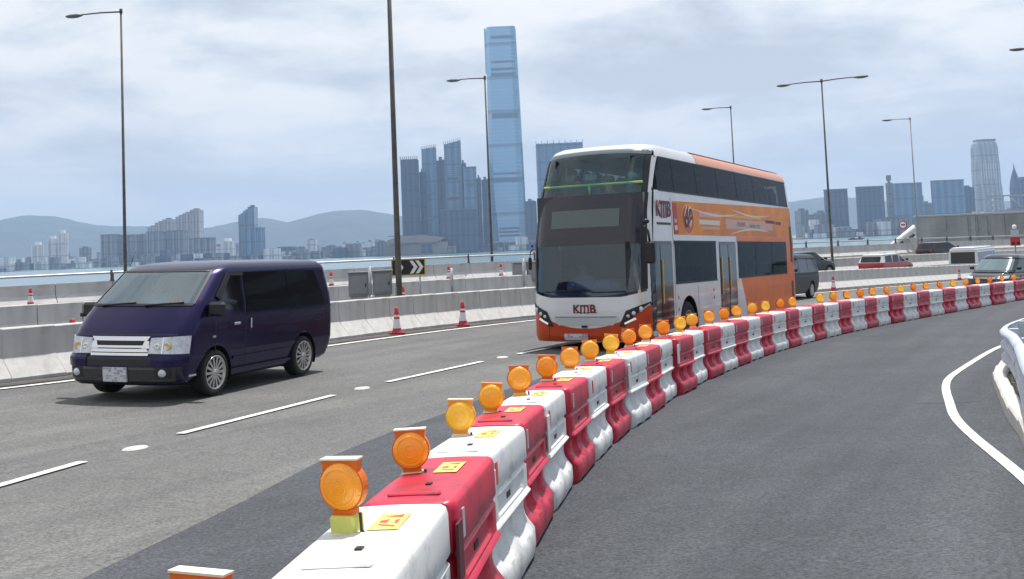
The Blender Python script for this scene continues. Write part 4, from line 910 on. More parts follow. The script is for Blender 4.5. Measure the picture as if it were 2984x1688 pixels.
# ---------------------------------------------------------------- vehicles
class Shell:
    """vehicle skin described by horizontal slices: z, front x, front bow, corner radius, half width, rear x"""
    def __init__(s, levels, rear_bow=.05, crown=.03):
        s.T = np.array(levels, float); s.rb = rear_bow; s.crown = crown
    def lv(s, z):
        return [np.interp(z, s.T[:, 0], s.T[:, k]) for k in range(1, 6)]
    def front(s, y, z):
        xf, bow, rc, w, xr = s.lv(z); y = abs(y); q = max(0, (y-(w-rc))/rc); q = min(q, 1)
        return xf-bow*min(1, y/w)**2-rc*(1-math.sqrt(max(0, 1-q*q)))*1.0
    def sidey(s, x, z):
        xf, bow, rc, w, xr = s.lv(z); xc = xf-bow-rc
        if x > xc:
            q = min(1, (x-xc)/rc); return w-rc*(1-math.sqrt(max(0, 1-q*q)))
        rr = .14
        if x < xr+rr:
            q = min(1, (xr+rr-x)/rr); return w-rr*(1-math.sqrt(max(0, 1-q*q)))
        return w
    def outline(s, z, nf=10, nc=6, ns=60, nr=5, nb=6):
        xf, bow, rc, w, xr = s.lv(z); rr = .14; pts = []
        for i in range(nf): y = (w-rc)*i/nf; pts.append((xf-bow*(y/w)**2, y))
        for i in range(nc+1):
            a = math.pi/2*i/nc; y = w-rc+rc*math.sin(a); pts.append((xf-bow*(y/w)**2-rc*(1-math.cos(a)), y))
        x0 = xf-bow-rc; x1 = xr+rr
        for i in range(1, ns): pts.append((x0+(x1-x0)*i/ns, w))
        for i in range(nr+1):
            a = math.pi/2*i/nr; pts.append((x1-rr*math.sin(a), w-rr*(1-math.cos(a))))
        for i in range(1, nb+1): y = (w-rr)*(1-i/nb); pts.append((xr-s.rb*(1-(y/w)**2), y))
        return pts
    def body(s, name, m_, root, wheels=(), wr=.38, zs=None, up=None, cut=None, ns=60, roofname='roof', roofm=None, nf=10, zroof=None):
        zs = zs if zs is not None else np.arange(s.T[0, 0], s.T[-1, 0]+1e-6, .045)
        half = np.array([[(x, y, z) for x, y in s.outline(z, ns=ns, nf=nf)] for z in zs])      # (nz, n, 3)
        full = np.concatenate([half[:, ::-1][:, :-1]*np.array([1, -1, 1]), half], 1)
        full = full[:, ::-1]   # from rear left .. over front .. ; orientation handled by flip
        nz, n = full.shape[:2]; P = full.copy(); skip = np.zeros((nz-1, n-1), bool)
        for i in range(nz-1):
            for j in range(n-1):
                c = P[i:i+2, j:j+2].reshape(4, 3)
                for (wx, wz) in wheels:
                    d = np.hypot(c[:, 0]-wx, c[:, 2]-wz)
                    if abs(c[:, 1]).min() > .3 and (d < wr).all(): skip[i, j] = True
                if cut and cut(c.mean(0)): skip[i, j] = True
        for (wx, wz) in wheels:
            dx, dz = P[:, :, 0]-wx, P[:, :, 2]-wz; d = np.hypot(dx, dz); msk = (d < wr) & (d > wr*.70) & (abs(P[:, :, 1]) > .3)
            k = wr/np.maximum(d, 1e-6)
            P[:, :, 0] = np.where(msk, wx+dx*k, P[:, :, 0]); P[:, :, 2] = np.where(msk & (dz > -.3*wr), wz+dz*k, P[:, :, 2])
        b = MB(); b.grid(P, smooth=True, flip=True, skip=skip)
        o = b.build(name, [m_, up[1]] if up else m_, root)
        if up:
            for p in o.data.polygons: p.material_index = 1 if p.center.z > up[0] else 0
        # roof
        zt = zs[-1]; top = P[-1]; c = np.array([(top[:, 0].max()+top[:, 0].min())/2, 0, zt]); R_ = []
        for r_ in (1, .985, .95, .88, .75, .55, .3, .05):
            q = c+(top-c)*r_; q[:, 2] = zt+s.crown*(1-r_**3); R_.append(q)
        MB().grid(np.array(R_), smooth=True, flip=True).build(roofname, roofm or m_, root)
        # underbody
        bot = P[0]; inner = bot*np.array([.97, .9, 1]); q = MB().add([tuple(p) for p in inner], [tuple(range(n))]); q.build('underbody', m_black, root)
        return o
    def patch(s, name, fn, m_, root, where='side', sgn=1, nu=14, nv=8, off=.006, thick=.02, parent=None):
        """fn(a,b) -> (coordinate along, z), a and b in 0..1"""
        P = np.zeros((nu+2, nv+2, 3)); aa = [0]+list(np.linspace(0, 1, nu))+[1]; bb = [0]+list(np.linspace(0, 1, nv))+[1]
        def pt(c, z):
            return np.array([s.front(c, z), c, z]) if where == 'front' else np.array([c, sgn*s.sidey(c, z), z]) if where == 'side' else np.array([s.lv(z)[4]-s.rb*(1-(c/s.lv(z)[3])**2), c, z])
        for i, a in enumerate(aa):
            for j, b_ in enumerate(bb):
                c, z = fn(a, b_); p = pt(c, z); e = .01; p1 = pt(c+e, z)-p; p2 = pt(c, z+e)-p
                n = np.cross(p1, p2); n /= np.linalg.norm(n)+1e-9
                ref = np.array([1, 0, 0]) if where == 'front' else np.array([0, sgn, 0]) if where == 'side' else np.array([-1, 0, 0])
                if n @ ref < 0: n = -n
                edge = i in (0, nu+1) or j in (0, nv+1)
                P[i, j] = p+n*(off if not edge else off-thick)
        i, j = (nu+1)//2, (nv+1)//2; fn_ = np.cross(P[i+1, j]-P[i, j], P[i, j+1]-P[i, j])
        flip = bool(fn_ @ {'front': np.array([1, 0, 0]), 'side': np.array([0, sgn, 0]), 'rear': np.array([-1, 0, 0])}[where] < 0)
        return MB().grid(P, smooth=False, flip=flip).build(name, m_, parent or root)
def quad(c0, c1, z0, z1): return lambda a, b: (c0+(c1-c0)*a, z0+(z1-z0)*b)
def quad4(p00, p10, p11, p01):
    return lambda a, b: tuple((1-a)*(1-b)*p00[k]+a*(1-b)*p10[k]+a*b*p11[k]+(1-a)*b*p01[k] for k in (0, 1))
def wheel(root, x, y, r, wd, sgn, rim='spokes', rr=None, m_=None):
    rr = rr or r*.68; m_ = m_ or m_rim
    b = MB().lathe([(rr, -wd/2), (r*.93, -wd/2), (r*.985, -wd*.4), (r, -wd*.2), (r, wd*.2), (r*.985, wd*.4), (r*.93, wd/2), (rr, wd/2), (rr*.97, wd*.35), (rr*.9, 0), (.02, -.02)], 36, 'y')
    o = b.build('wheel', m_rubber, root, (x, y, r)); o.rotation_euler.z = 0 if sgn > 0 else math.pi
    b = MB(); b.lathe([(rr*.99, wd*.50), (rr*.99, wd*.53), (rr*.90, wd*.50), (rr*.88, wd*.2)][::1], 36, 'y')
    if rim == 'spokes':
        for k in range(14):
            a = 2*math.pi*k/14; ca, sa = math.cos(a), math.sin(a); w_ = .014; y0, y1 = wd*.36, wd*.47
            vs = [(ca*.04-sa*w_, y1, sa*.04+ca*w_), (ca*.04+sa*w_, y1, sa*.04-ca*w_), (ca*rr*.93+sa*w_*1.5, y1, sa*rr*.93-ca*w_*1.5), (ca*rr*.93-sa*w_*1.5, y1, sa*rr*.93+ca*w_*1.5)]
            vs += [(p[0], y0, p[2]) for p in vs]
            b.add(vs, [(0, 1, 2, 3), (4, 7, 6, 5), (0, 4, 5, 1), (1, 5, 6, 2), (2, 6, 7, 3), (3, 7, 4, 0)])
        b.lathe([(.001, wd*.52), (.05, wd*.52), (.06, wd*.44), (.06, wd*.3)], 16, 'y')
    else:
        b.lathe([(.001, wd*.25), (rr*.35, wd*.25), (rr*.38, wd*.12), (rr*.8, wd*.08), (rr*.9, wd*.3)], 24, 'y')
        for k in range(8):
            a = 2*math.pi*k/8; b.lathe([(.001, wd*.3), (.018, wd*.3), (.018, wd*.1)], 6, 'y', (rr*.55*math.cos(a), 0, rr*.55*math.sin(a)))
    b.build('rim', m_, o); return o
def archwell(root, x, z, r, y0, y1):
    b = MB(); vs = []; n = 18
    for yy_ in (y0, y1):
        for k in range(n+1):
            a = math.pi*(-.12+1.24*k/n); vs.append((x+r*math.cos(a), yy_, z+r*math.sin(a)))
    b.add(vs, [(k, k+1, n+2+k, n+1+k) for k in range(n)], True); b.add([v for v in vs[:n+1]] if abs(y0) < abs(y1) else [v for v in vs[n+1:]], [tuple(range(n+1))])
    return b.build('wheel_arch', m_black, root)
def plate(root, s, y0, y1, z0, z1, seed=1, rows=2):
    o = s.patch('number_plate', quad(y0, y1, z0, z1), m_plate, root, 'front', nu=4, nv=3, off=.035, thick=.06)
    rs = np.random.RandomState(seed); b = MB(); ny, nz = 8, rows*3
    for i in range(ny):
        for j in range(nz):
            if rs.rand() < .42:
                ya, yb = y0+(y1-y0)*(i+.12)/ny, y0+(y1-y0)*(i+.95)/ny; za, zb = z0+(z1-z0)*(j+.1)/nz, z0+(z1-z0)*(j+.95)/nz
                x = s.front((ya+yb)/2, (za+zb)/2)+.036; b.add([(x, ya, za), (x, yb, za), (x, yb, zb), (x, ya, zb)], [(0, 1, 2, 3)])
    b.build('plate_lettering', m_mosaic, o); o.children[0]['kind'] = 'stuff' if o.children else None
    return o
m_vanp = mat('navy_paint', (.017, .012, .060), .26, .75, spec=.4, var=.06, vscale=3, coat=.25)
m_privacy = mat('privacy_glass', (.004, .004, .005), .06, spec=.5, coat=.3)
g_ws = glass('windscreen_glass', (.60, .86, .95), .17)
# --- the dark van
van = empty('van', label='dark navy van with chrome grille driving towards the camera at left', cat='van')
sv = Shell([(.24, .88, .07, .20, .80, -3.42), (.30, .93, .07, .22, .86, -3.50), (.45, .95, .08, .24, .89, -3.58), (.62, .94, .08, .24, .91, -3.62), (.66, .91, .09, .24, .91, -3.62), (.93, .86, .10, .22, .915, -3.63), (1.05, .77, .10, .22, .915, -3.63), (1.20, .64, .10, .22, .91, -3.62), (1.38, .47, .11, .22, .895, -3.61), (1.84, -.06, .15, .20, .825, -3.52), (1.89, -.15, .15, .20, .80, -3.50), (1.94, -.30, .15, .20, .74, -3.46), (1.97, -.48, .15, .20, .66, -3.40)], crown=.035)
zsv = np.array([.24, .27, .30, .34, .38, .42, .46, .50, .54, .58, .62, .64, .66, .70, .74, .78, .82, .86, .90, .93, .97, 1.01, 1.05, 1.09, 1.13, 1.15, 1.17, 1.20, 1.245, 1.29, 1.335, 1.38, 1.44, 1.5, 1.56, 1.62, 1.68, 1.74, 1.79, 1.84, 1.865, 1.89, 1.915, 1.94, 1.955, 1.97])
def cutv(c): return 1.382 < c[2] < 1.84 and c[0] > sv.front(abs(c[1]), c[2])-.02 and abs(c[1]) < sv.lv(c[2])[3]-.12
WR = .40
sv.body('body', m_vanp, van, wheels=((0, .34), (-2.57, .34)), wr=WR, zs=zsv, cut=cutv, ns=110, nf=14)
sv.patch('windscreen', lambda a, b: ((2*a-1)*(sv.lv(1.37+.48*b)[3]-.10), 1.37+.48*b), g_ws, van, 'front', off=.004, thick=.002, nu=24, nv=10)
for sg in (1, -1):
    sv.patch('a_pillar_trim', lambda a, b: (sg*(sv.lv(1.37+.48*b)[3]-.125+.03*a), 1.37+.48*b), m_black, van, 'front', off=.009, thick=.014, nu=3, nv=8)
sv.patch('windscreen_trim', lambda a, b: ((2*a-1)*.79, 1.345+.03*b), m_black, van, 'front', off=.012, thick=.02, nu=20, nv=3)
sv.patch('windscreen_trim', lambda a, b: ((2*a-1)*.73, 1.835+.02*b), m_black, van, 'front', off=.008, thick=.02, nu=20, nv=3)
for sg in (1, -1):
    # front door window with sloping front edge, long sliding door and rear windows in one dark band
    sv.patch('side_window', quad4((.0, 1.30), (-.72, 1.20), (-.72, 1.77), (-.40, 1.77)), m_privacy, van, 'side', sg, off=.005)
    sv.patch('side_window', quad4((-.82, 1.19), (-2.06, 1.19), (-2.06, 1.81), (-.82, 1.81)), m_privacy, van, 'side', sg, off=.005)
    sv.patch('side_window', quad4((-2.09, 1.19), (-3.30, 1.20), (-3.06, 1.79), (-2.09, 1.81)), m_privacy, van, 'side', sg, off=.005)
    sv.patch('rain_visor', quad4((-.02, 1.46), (-.10, 1.40), (-.46, 1.785), (-.38, 1.81)), m_black, van, 'side', sg, off=.03, thick=.03, nv=3)
    sv.patch('rain_visor', quad(-.42, -.78, 1.765, 1.81), m_black, van, 'side', sg, off=.03, thick=.03, nv=3)
    for x0, z0, z1 in ((-.775, .42, 1.78), (.02, .62, 1.15), (-2.075, .80, 1.12), (-3.36, .55, 1.7)):
        sv.patch('door_seam', quad(x0, x0-.014, z0, z1), m_black, van, 'side', sg, off=.002, nu=2, nv=16)
    sv.patch('door_rail', quad(-2.10, -3.40, 1.115, 1.14), m_black, van, 'side', sg, off=.004, nv=2)
    sv.patch('waist_moulding', quad(-.80, -3.50, 1.148, 1.168), m_vanp, van, 'side', sg, off=.016, thick=.03, nv=3)
    sv.patch('sill_moulding', quad(-.44, -2.12, .50, .535), m_vanp, van, 'side', sg, off=.02, thick=.04, nv=3)
    sv.patch('sill_skirt', quad(-.42, -2.14, .245, .36), m_vanp, van, 'side', sg, off=.03, thick=.05, nv=4)
    sv.patch('chrome_strip', quad(.62, .44, .345, .375), m_chrome, van, 'side', sg, off=.012, nv=2, nu=6)
    sv.patch('marker_lamp', quad(.10, .02, .86, .89), m_chrome, van, 'side', sg, off=.01, nv=2, nu=3)
    MB().box(-.60, -.44, -.018, .018, -.022, .022, .01).build('door_handle', m_chrome, van, (0, sg*.93, 1.03))
    MB().box(-.92, -.885, -.018, .018, -.09, .07, .01).build('door_handle', m_chrome, van, (0, sg*.93, 1.02))
    # door mirror
    mi = empty('door_mirror', (0, 0, 0)); mi.parent = van; mi.location = (.16, sg*1.02, 1.27)
    MB().box(-.05, .07, -.11, .13, -.09, .12, .035).build('mirror_housing', m_black, mi)
    MB().box(-.02, .05, -.16, -.09, -.10, -.04, .01).build('mirror_bracket', m_black, mi)
    # headlamps wrap round the corner
    sv.patch('headlamp', quad4((sg*.44, .69), (sg*.90, .68), (sg*.905, .93), (sg*.46, .91)), m_lens, van, 'front', off=.014, thick=.03, nu=16, nv=6)
    for yy_, rr_, mm in ((.56, .045, m_reflw), (.70, .055, m_orange_led)):
        x = sv.front(sg*yy_, .79); MB().lathe([(.001, .022), (rr_*.6, .026), (rr_, .034), (rr_*1.05, .012)][::-1], 16, 'x', (x-.008, sg*yy_, .79)).build('headlamp_bulb', mm, van)
    sv.patch('headlamp_divider', quad(sg*.625, sg*.645, .69, .915), m_chrome, van, 'front', off=.018, nu=2, nv=4)
    x = sv.front(sg*.66, .42); MB().lathe([(.001, .03), (.035, .027), (.042, .018), (.055, .012), (.06, -.03)][::-1], 18, 'x', (x, sg*.66, .42)).build('fog_lamp', m_lens, van)
    sv.patch('fog_recess', quad(sg*.56, sg*.77, .34, .50), m_black, van, 'front', off=.008, nu=8)
    for wx in (0, -2.57):
        wheel(van, wx, sg*.80, .34, .215, sg, 'spokes', .255)
        archwell(van, wx, .34, WR+.004, sg*.30, sg*.905)
sv.patch('grille_bar', quad4((-.41, .87), (.41, .87), (.45, .925), (-.45, .925)), m_chrome, van, 'front', off=.022, thick=.03, nu=16)
sv.patch('grille_slot', quad4((-.33, .81), (.33, .81), (.37, .868), (-.37, .868)), m_black, van, 'front', off=.016, nu=16)
for sg in (1, -1): sv.patch('grille_bar', quad4((sg*.335, .76), (sg*.45, .76), (sg*.44, .868), (sg*.375, .868)), m_chrome, van, 'front', off=.020, thick=.03, nu=5)
sv.patch('grille_slot', quad4((-.45, .70), (.45, .70), (.40, .80), (-.40, .80)), m_black, van, 'front', off=.006, nu=16)
sv.patch('grille_bar', quad4((-.40, .77), (.40, .77), (.36, .803), (-.36, .803)), m_chrome, van, 'front', off=.026, thick=.03, nu=16)
sv.patch('grille_bar', quad4((-.45, .71), (.45, .71), (.42, .755), (-.42, .755)), m_chrome, van, 'front', off=.03, thick=.03, nu=16)
sv.patch('grille_bar', quad4((-.44, .655), (.44, .655), (.45, .698), (-.45, .698)), m_chrome, van, 'front', off=.018, thick=.03, nu=16)
sv.patch('lower_bumper', quad(-.86, .86, .27, .50), MATS.get('black_paint_and_shade') or mat('black_paint_and_shade', (.012, .012, .016), .15, .2, coat=1.0), van, 'front', off=.005, nu=24)  # bumper lies in the dark: its shade is put into the black colour
sv.patch('lower_intake', quad4((-.62, .52), (.62, .52), (.58, .64), (-.58, .64)), m_black, van, 'front', off=.008, nu=20)
for sg in (1, -1): sv.patch('bumper_corner', quad(sg*.5, sg*.90, .51, .67), m_vanp, van, 'front', off=.02, thick=.04, nu=12)
sv.patch('bonnet_seam', quad(-.80, .80, .945, .957), m_black, van, 'front', off=.003, nu=20, nv=2)
plate(van, sv, -.20, .16, .30, .50, 4)
for y0 in (-.60, .12):
    MB().tube([(sv.front(y0, 1.36)+.03, y0, 1.36), (sv.front(y0+.55, 1.40)+.03, y0+.55, 1.40)], .013, 6).build('wiper', m_black, van)
MB().box(-.05, .42, -.74, .74, 1.15, 1.31, .03).build('dashboard', mat('dash_grey', (.30, .33, .33), .7), van)
MB().box(.16, .40, -.40, .45, 1.315, 1.325).build('dashboard_papers', mat('paper', (.8, .8, .8), .8), van)
MB().box(-3.3, .3, -.80, .80, .34, .40).build('cabin_floor', m_interior, van)
MB().box(-.98, -.94, -.76, .76, .45, 1.78).build('cabin_bulkhead', m_seat, van)
for y0 in (-.45, .45):
    MB().box(-.75, -.55, y0-.24, y0+.24, .9, 1.50, .06).box(-.70, -.60, y0-.12, y0+.12, 1.52, 1.70, .04).build('seat', m_seatl if y0 < 0 else m_seat, van)
# driver at the right hand side wheel
dr = empty('person', label='driver in a pale shirt behind the windscreen of the dark van', cat='person')
def bust(root, x, y, z, s=1.0, shirt=m_shirt):
    """seated upper body grown from a joint skeleton"""
    me = bpy.data.meshes.new('body')
    V_ = [(0, 0, 0), (0, 0, .22), (.01, 0, .42), (.015, 0, .50), (.02, 0, .56), (.02, 0, .68), (.0, .18, .40), (.02, .24, .18), (.28, .20, .12), (.36, .16, .16), (0, -.18, .40), (.02, -.24, .18), (.28, -.20, .12), (.36, -.16, .16)]
    E_ = [(0, 1), (1, 2), (2, 3), (3, 4), (4, 5), (2, 6), (6, 7), (7, 8), (8, 9), (2, 10), (10, 11), (11, 12), (12, 13)]
    me.from_pydata([Vector(v)*s for v in V_], E_, []); o = link('body', me, root); o.location = (x, y, z)
    sk = o.modifiers.new('skin', 'SKIN'); rad = [.15, .15, .13, .05, .075, .085, .075, .05, .04, .035, .075, .05, .04, .035]
    for i, r_ in enumerate(rad): me.skin_vertices[0].data[i].radius = (r_*s*.9, r_*s)
    me.skin_vertices[0].data[0].use_root = True
    ss = o.modifiers.new('sub', 'SUBSURF'); ss.levels = 1; ss.render_levels = 1
    me.materials.append(shirt)
    h = MB(); h.lathe([(.001, -.115), (.05, -.11), (.078, -.06), (.088, 0), (.085, .06), (.06, .10), (.001, .115)], 14, c=(.02*s, 0, .63*s)).box(.095, .12, -.012, .012, .60, .64, .005)
    for e in (1, -1): h.box(.0, .04, e*.085-.012, e*.085+.012, .60, .66, .006)
    hd_ = h.build('head', m_skin, root, (x, y, z)); hd_.scale = (s, s, s)
    h = MB().lathe([(.092, .0), (.095, .05), (.075, .10), (.04, .125), (.001, .13)], 14, c=(.005, 0, .64)); hh_ = h.build('hair', m_hair, root, (x, y, z)); hh_.scale = (s, s, s)
bust(dr, -.62, -.42, .98, .95)
hdv = Vector((-.81, -2.42, 0)).normalized(); lf = Vector((-hdv.y, hdv.x, 0)); pfl = Vector((-4.62, 16.12, 0)); vc = pfl-lf*.98
place(van, vc.x, vc.y, hdv, z=float(gz(vc.x, vc.y))+.015, scale=(1.02, 1.12, 1.01)); dr.matrix_world = van.matrix_world.copy()
MB().tube([(-.18, -.62, 1.93), (-.38, -.66, 2.2)], .005, 5).build('aerial', m_black, van)

# --- double decker bus
bus = empty('bus', label='white and orange double-decker bus approaching behind the barriers', cat='bus')
m_bw = mat('bus_white', (.70, .71, .72), .28, var=.04, vscale=1.5, coat=.6, dirt=((.45, .43, .42), .3, 1.3))
m_bo = mat('bus_orange', (.80, .16, .005), .4, spec=.3, var=.12, vscale=1.2, coat=.15)
m_bo2 = mat('bus_orange_light', (.80, .28, .12), .3, coat=.5)
m_bod = mat('bus_orange_deep', (.50, .055, .008), .35, spec=.3, var=.2, vscale=2, coat=.2)
m_bdark = mat('bus_black_panel', (.018, .016, .028), .25, coat=.3)
g_up = glass('upper_deck_glass', (.62, 1, 1), .05, ior=1.45); g_lo = glass('lower_windscreen_glass', (.48, .54, .68), .07, ior=1.4); g_sd = glass('side_tinted_glass', (.10, .11, .11), .0, ior=1.28)
BL = -12.3
sb = Shell([(.28, -.06, .10, .40, 1.24, BL+.1), (.40, -.01, .12, .42, 1.275, BL+.03), (.90, .0, .14, .42, 1.285, BL), (1.25, -.03, .14, .42, 1.285, BL), (2.3, -.10, .14, .42, 1.285, BL), (3.0, -.26, .15, .40, 1.265, BL+.02), (3.3, -.36, .15, .38, 1.25, BL+.04), (4.05, -.66, .16, .36, 1.18, BL+.10), (4.18, -.74, .16, .36, 1.15, BL+.14), (4.28, -.83, .16, .36, 1.10, BL+.2), (4.34, -.96, .16, .36, 1.01, BL+.3)], crown=.04)
zsb = np.unique(np.r_[np.arange(.28, 4.3, .06), 1.38, 2.28, 3.34, 4.05, 4.10, 4.18, 4.23, 4.28, 4.34])
def cutb(c):
    x, y, z = c; fr = x > sb.front(y, z)-.03 and abs(y) < sb.lv(z)[3]-.03
    if fr and (1.2 < z < 4.2): return True
    if not fr and abs(y) > 1.1:
        if 3.36 < z < 4.04 and BL+.4 < x < -.75: return True
        if 1.40 < z < 2.26 and (-4.62 < x < -1.76 or -11.3 < x < -6.4): return True
    return x < BL+.3 and abs(y) < .9 and 3.36 < z < 4.0
# front skin is built from zones, so cut the whole front between bumper and brow
sb.body('body', m_bw, bus, wheels=((-2.55, .50), (-8.35, .50), (-9.75, .50)), wr=.60, zs=zsb, cut=cutb, ns=130, nf=10)
cz = lambda y, zc, ze: zc+(ze-zc)*(abs(y)/1.25)**2.2
def zone(name, z0c, z0e, z1c, z1e, m_, w_=1.13, off=.006, thick=.03, nu=30, nv=8):
    def f(a, b):
        y = (2*a-1)*w_; z0, z1 = cz(y, z0c, z0e), cz(y, z1c, z1e); return y, z0+(z1-z0)*b
    return sb.patch(name, f, m_, bus, 'front', off=off, thick=thick, nu=nu, nv=nv)
zone('front_panel', .56, 1.02, 1.125, 1.30, m_bw, 1.22)
zone('bumper', .30, .30, .555, 1.015, m_bod, 1.245, off=.012, thick=.05)
for y0 in (-.80, .80): sb.patch('bumper_seam', quad(y0, y0+.012, .31, .66), m_black, bus, 'front', off=.015, nu=2)
zone('lower_windscreen', 1.19, 1.36, 2.25, 2.25, g_lo, 1.15, off=.0, thick=.004, nv=12)
zone('windscreen_trim', 1.12, 1.29, 1.20, 1.37, m_black, 1.22, off=.014)
zone('destination_panel', 2.24, 2.24, 3.28, 3.28, m_bdark, 1.18, off=.008)
zone('upper_windscreen', 3.28, 3.28, 4.16, 4.10, g_up, 1.13, off=.0, thick=.004, nv=10)
zone('windscreen_brow', 4.15, 4.08, 4.24, 4.18, mat('brow_grey', (.12, .17, .18), .35), 1.13, off=.004)
sb.patch('destination_display', quad(-.76, .70, 2.60, 2.97), mat('display_grey', (.10, .13, .13), .35, var=.08, vscale=30), bus, 'front', off=.016, nu=12)
for sg in (1, -1):
    sb.patch('front_pillar', lambda a, b: (sg*(1.115+.085*a)*(1-.055*max(0, b-.35)/.65), 1.33+(4.10-1.33)*b), m_black, bus, 'front', off=.012, thick=.02, nu=4, nv=24)
    sb.patch('corner_panel', lambda a, b: (sg*(1.19+.075*a)*(1-.065*max(0, b-.4)/.6), 1.05+3.02*b), m_bw, bus, 'front', off=.004, thick=.02, nu=5, nv=24)
    hl = sb.patch('headlamp_cluster', quad4((sg*.70, .60), (sg*.80, .60), (sg*1.24, 1.07), (sg*.84, .90)), m_black, bus, 'front', off=.03, thick=.05, nu=14, nv=8)
    for yy_, zz_, rr_ in ((1.10, .93, .055), (.985, .855, .042), (.885, .80, .035)):
        x = sb.front(sg*yy_, zz_)+.03; MB().lathe([(.001, .018), (rr_*.7, .014), (rr_, .004), (rr_, -.02)][::-1], 18, 'x', (x, sg*yy_, zz_)).build('lamp', m_lens, hl)
    sb.patch('running_light', quad4((sg*.80, .665), (sg*.82, .635), (sg*1.02, .735), (sg*1.0, .77)), mat('led_white', (.85, .87, .9), .3, emit=((1, 1, 1), .25)), bus, 'front', off=.036, thick=.01, nu=6, nv=3)
sb.patch('valance', quad4((-.58, .62), (.58, .62), (.70, .78), (-.70, .78)), mat('bus_silver', (.55, .58, .60), .3, .2), bus, 'front', off=.018, thick=.03, nu=16)
sb.patch('valance_lip', quad4((-.62, .775), (.62, .775), (.66, .80), (-.66, .80)), m_cab, bus, 'front', off=.022, thick=.03, nu=16, nv=2)
sb.patch('tow_hole', quad(-.07, .05, .575, .62), m_bdark, bus, 'front', off=.03, nu=3, nv=3)
plate(bus, sb, -.45, .05, .335, .45, 8, rows=1)
m_txt = mat('emblem_red', (.16, .012, .02), .5); m_txtd = mat('emblem_dark', (.07, .01, .015), .5)
def text_mesh(name, txt, size, m_, parent, M_, ext=.004, off=.0, xs=1.0):
    cu = bpy.data.curves.new(name, 'FONT'); cu.body = txt; cu.size = size; cu.extrude = ext; cu.offset = off; cu.align_x = 'CENTER'; cu.align_y = 'CENTER'; cu.space_character = .92
    to = bpy.data.objects.new(name, cu); COL.objects.link(to); bpy.context.view_layer.update()
    me = bpy.data.meshes.new_from_object(to.evaluated_get(bpy.context.evaluated_depsgraph_get())); bpy.data.objects.remove(to); me.materials.clear(); me.materials.append(m_)
    me.name = name; o = link(name, me, parent); o.matrix_basis = M_ @ Matrix.Diagonal((xs, 1, 1, 1)); return o
def frontM(x, y, z): return Matrix(((0, 0, 1, x), (1, 0, 0, y), (0, 1, 0, z), (0, 0, 0, 1)))   # text x -> +Y, text y -> +Z
def sideM(x, y, z): return Matrix(((-1, 0, 0, x), (0, 0, 1, y), (0, 1, 0, z), (0, 0, 0, 1)))  # seen from the left side
def kmb(root, Mf, h, name):
    hh_ = h*.5; wst = h*.62
    text_mesh(name, 'K', h*1.32, m_txt, root, Mf @ Matrix.Translation((-h*1.0, 0, 0)), off=.006, xs=1.0)
    text_mesh(name, 'B', h*1.32, m_txt, root, Mf @ Matrix.Translation((h*.98, 0, 0)), off=.006, xs=1.0)
    b = MB(); b.prism([(-h*.52, hh_), (-h*.52, -hh_), (-h*.36, -hh_), (-h*.36, hh_*.62), (-h*.08, hh_*.62), (-h*.08, -hh_), (h*.08, -hh_), (h*.08, hh_*.62), (h*.36, hh_*.62), (h*.36, -hh_), (h*.52, -hh_), (h*.52, hh_)], -.002, .004)
    o = b.build(name, m_txt, root); o.matrix_basis = Mf
kmb(bus, frontM(sb.front(0, .97)+.014, .0, .945), .175, 'emblem_lettering')
sb.patch('emblem_underline', quad(-.20, .26, .868, .882), m_txtd, bus, 'front', off=.012, nu=6, nv=2)
kmb(bus, sideM(-1.20, 1.285, 2.94) @ Matrix.Diagonal((.86, 1, 1, 1)), .36, 'side_lettering')
sb.patch('lettering_underline', quad(-.78, -1.60, 2.62, 2.67), m_txtd, bus, 'side', 1, off=.007, nu=4, nv=2)
# advert along the left side
def adv(name, col, rough=.45): return mat(name, col, rough, spec=.3, coat=.1)
sb.patch('advert_panel', quad4((-1.78, 2.42), (BL+.22, 2.42), (BL+.22, 3.30), (-1.78, 3.14)), mat('advert_orange', (.86, .24, .008), .45, spec=.3, var=.35, vscale=.7, coat=.1), bus, 'side', 1, off=.005, nu=60)
mred = adv('advert_red', (.50, .03, .02)); mylw = adv('advert_yellow', (.80, .46, .10)); mpnk = adv('advert_pink', (.68, .42, .36)); mcrm = adv('advert_cream', (.80, .70, .60)); mmar = adv('advert_maroon', (.13, .012, .03))
sb.patch('advert_edge', quad(-1.78, -2.05, 2.43, 3.10), mred, bus, 'side', 1, off=.008)
def ell(cx, cz_, rx, rz_, k=1.0):
    def f(a, b):
        an = 2*math.pi*a; return cx+rx*b*math.cos(an), cz_+rz_*b*math.sin(an)
    return f
def disc(name, cx, cz_, rx, rz_, m_, off, r0=0.0):
    b = MB(); vs = []; n = 28
    for r_ in (max(r0, .001), 1):
        for k in range(n):
            a = 2*math.pi*k/n; x, z = cx+rx*r_*math.cos(a), cz_+rz_*r_*math.sin(a); vs.append((x, sb.sidey(x, z)+off, z))
    b.add(vs, [(k, n+k, n+(k+1) % n, (k+1) % n) for k in range(n)]); return b.build(name, m_, bus)
disc('advert_ring', -2.72, 2.76, .44, .34, mylw, .009); disc('advert_ring', -2.72, 2.76, .40, .31, adv('advert_deep', (.62, .12, .03)), .0105)
text_mesh('advert_lettering', '69', .62, mcrm, bus, sideM(-2.72, 1.294, 2.78), off=.02, xs=.95, ext=.002)
text_mesh('advert_lettering', '69', .60, mmar, bus, sideM(-2.74, 1.298, 2.77), off=.006, xs=.95, ext=.002)
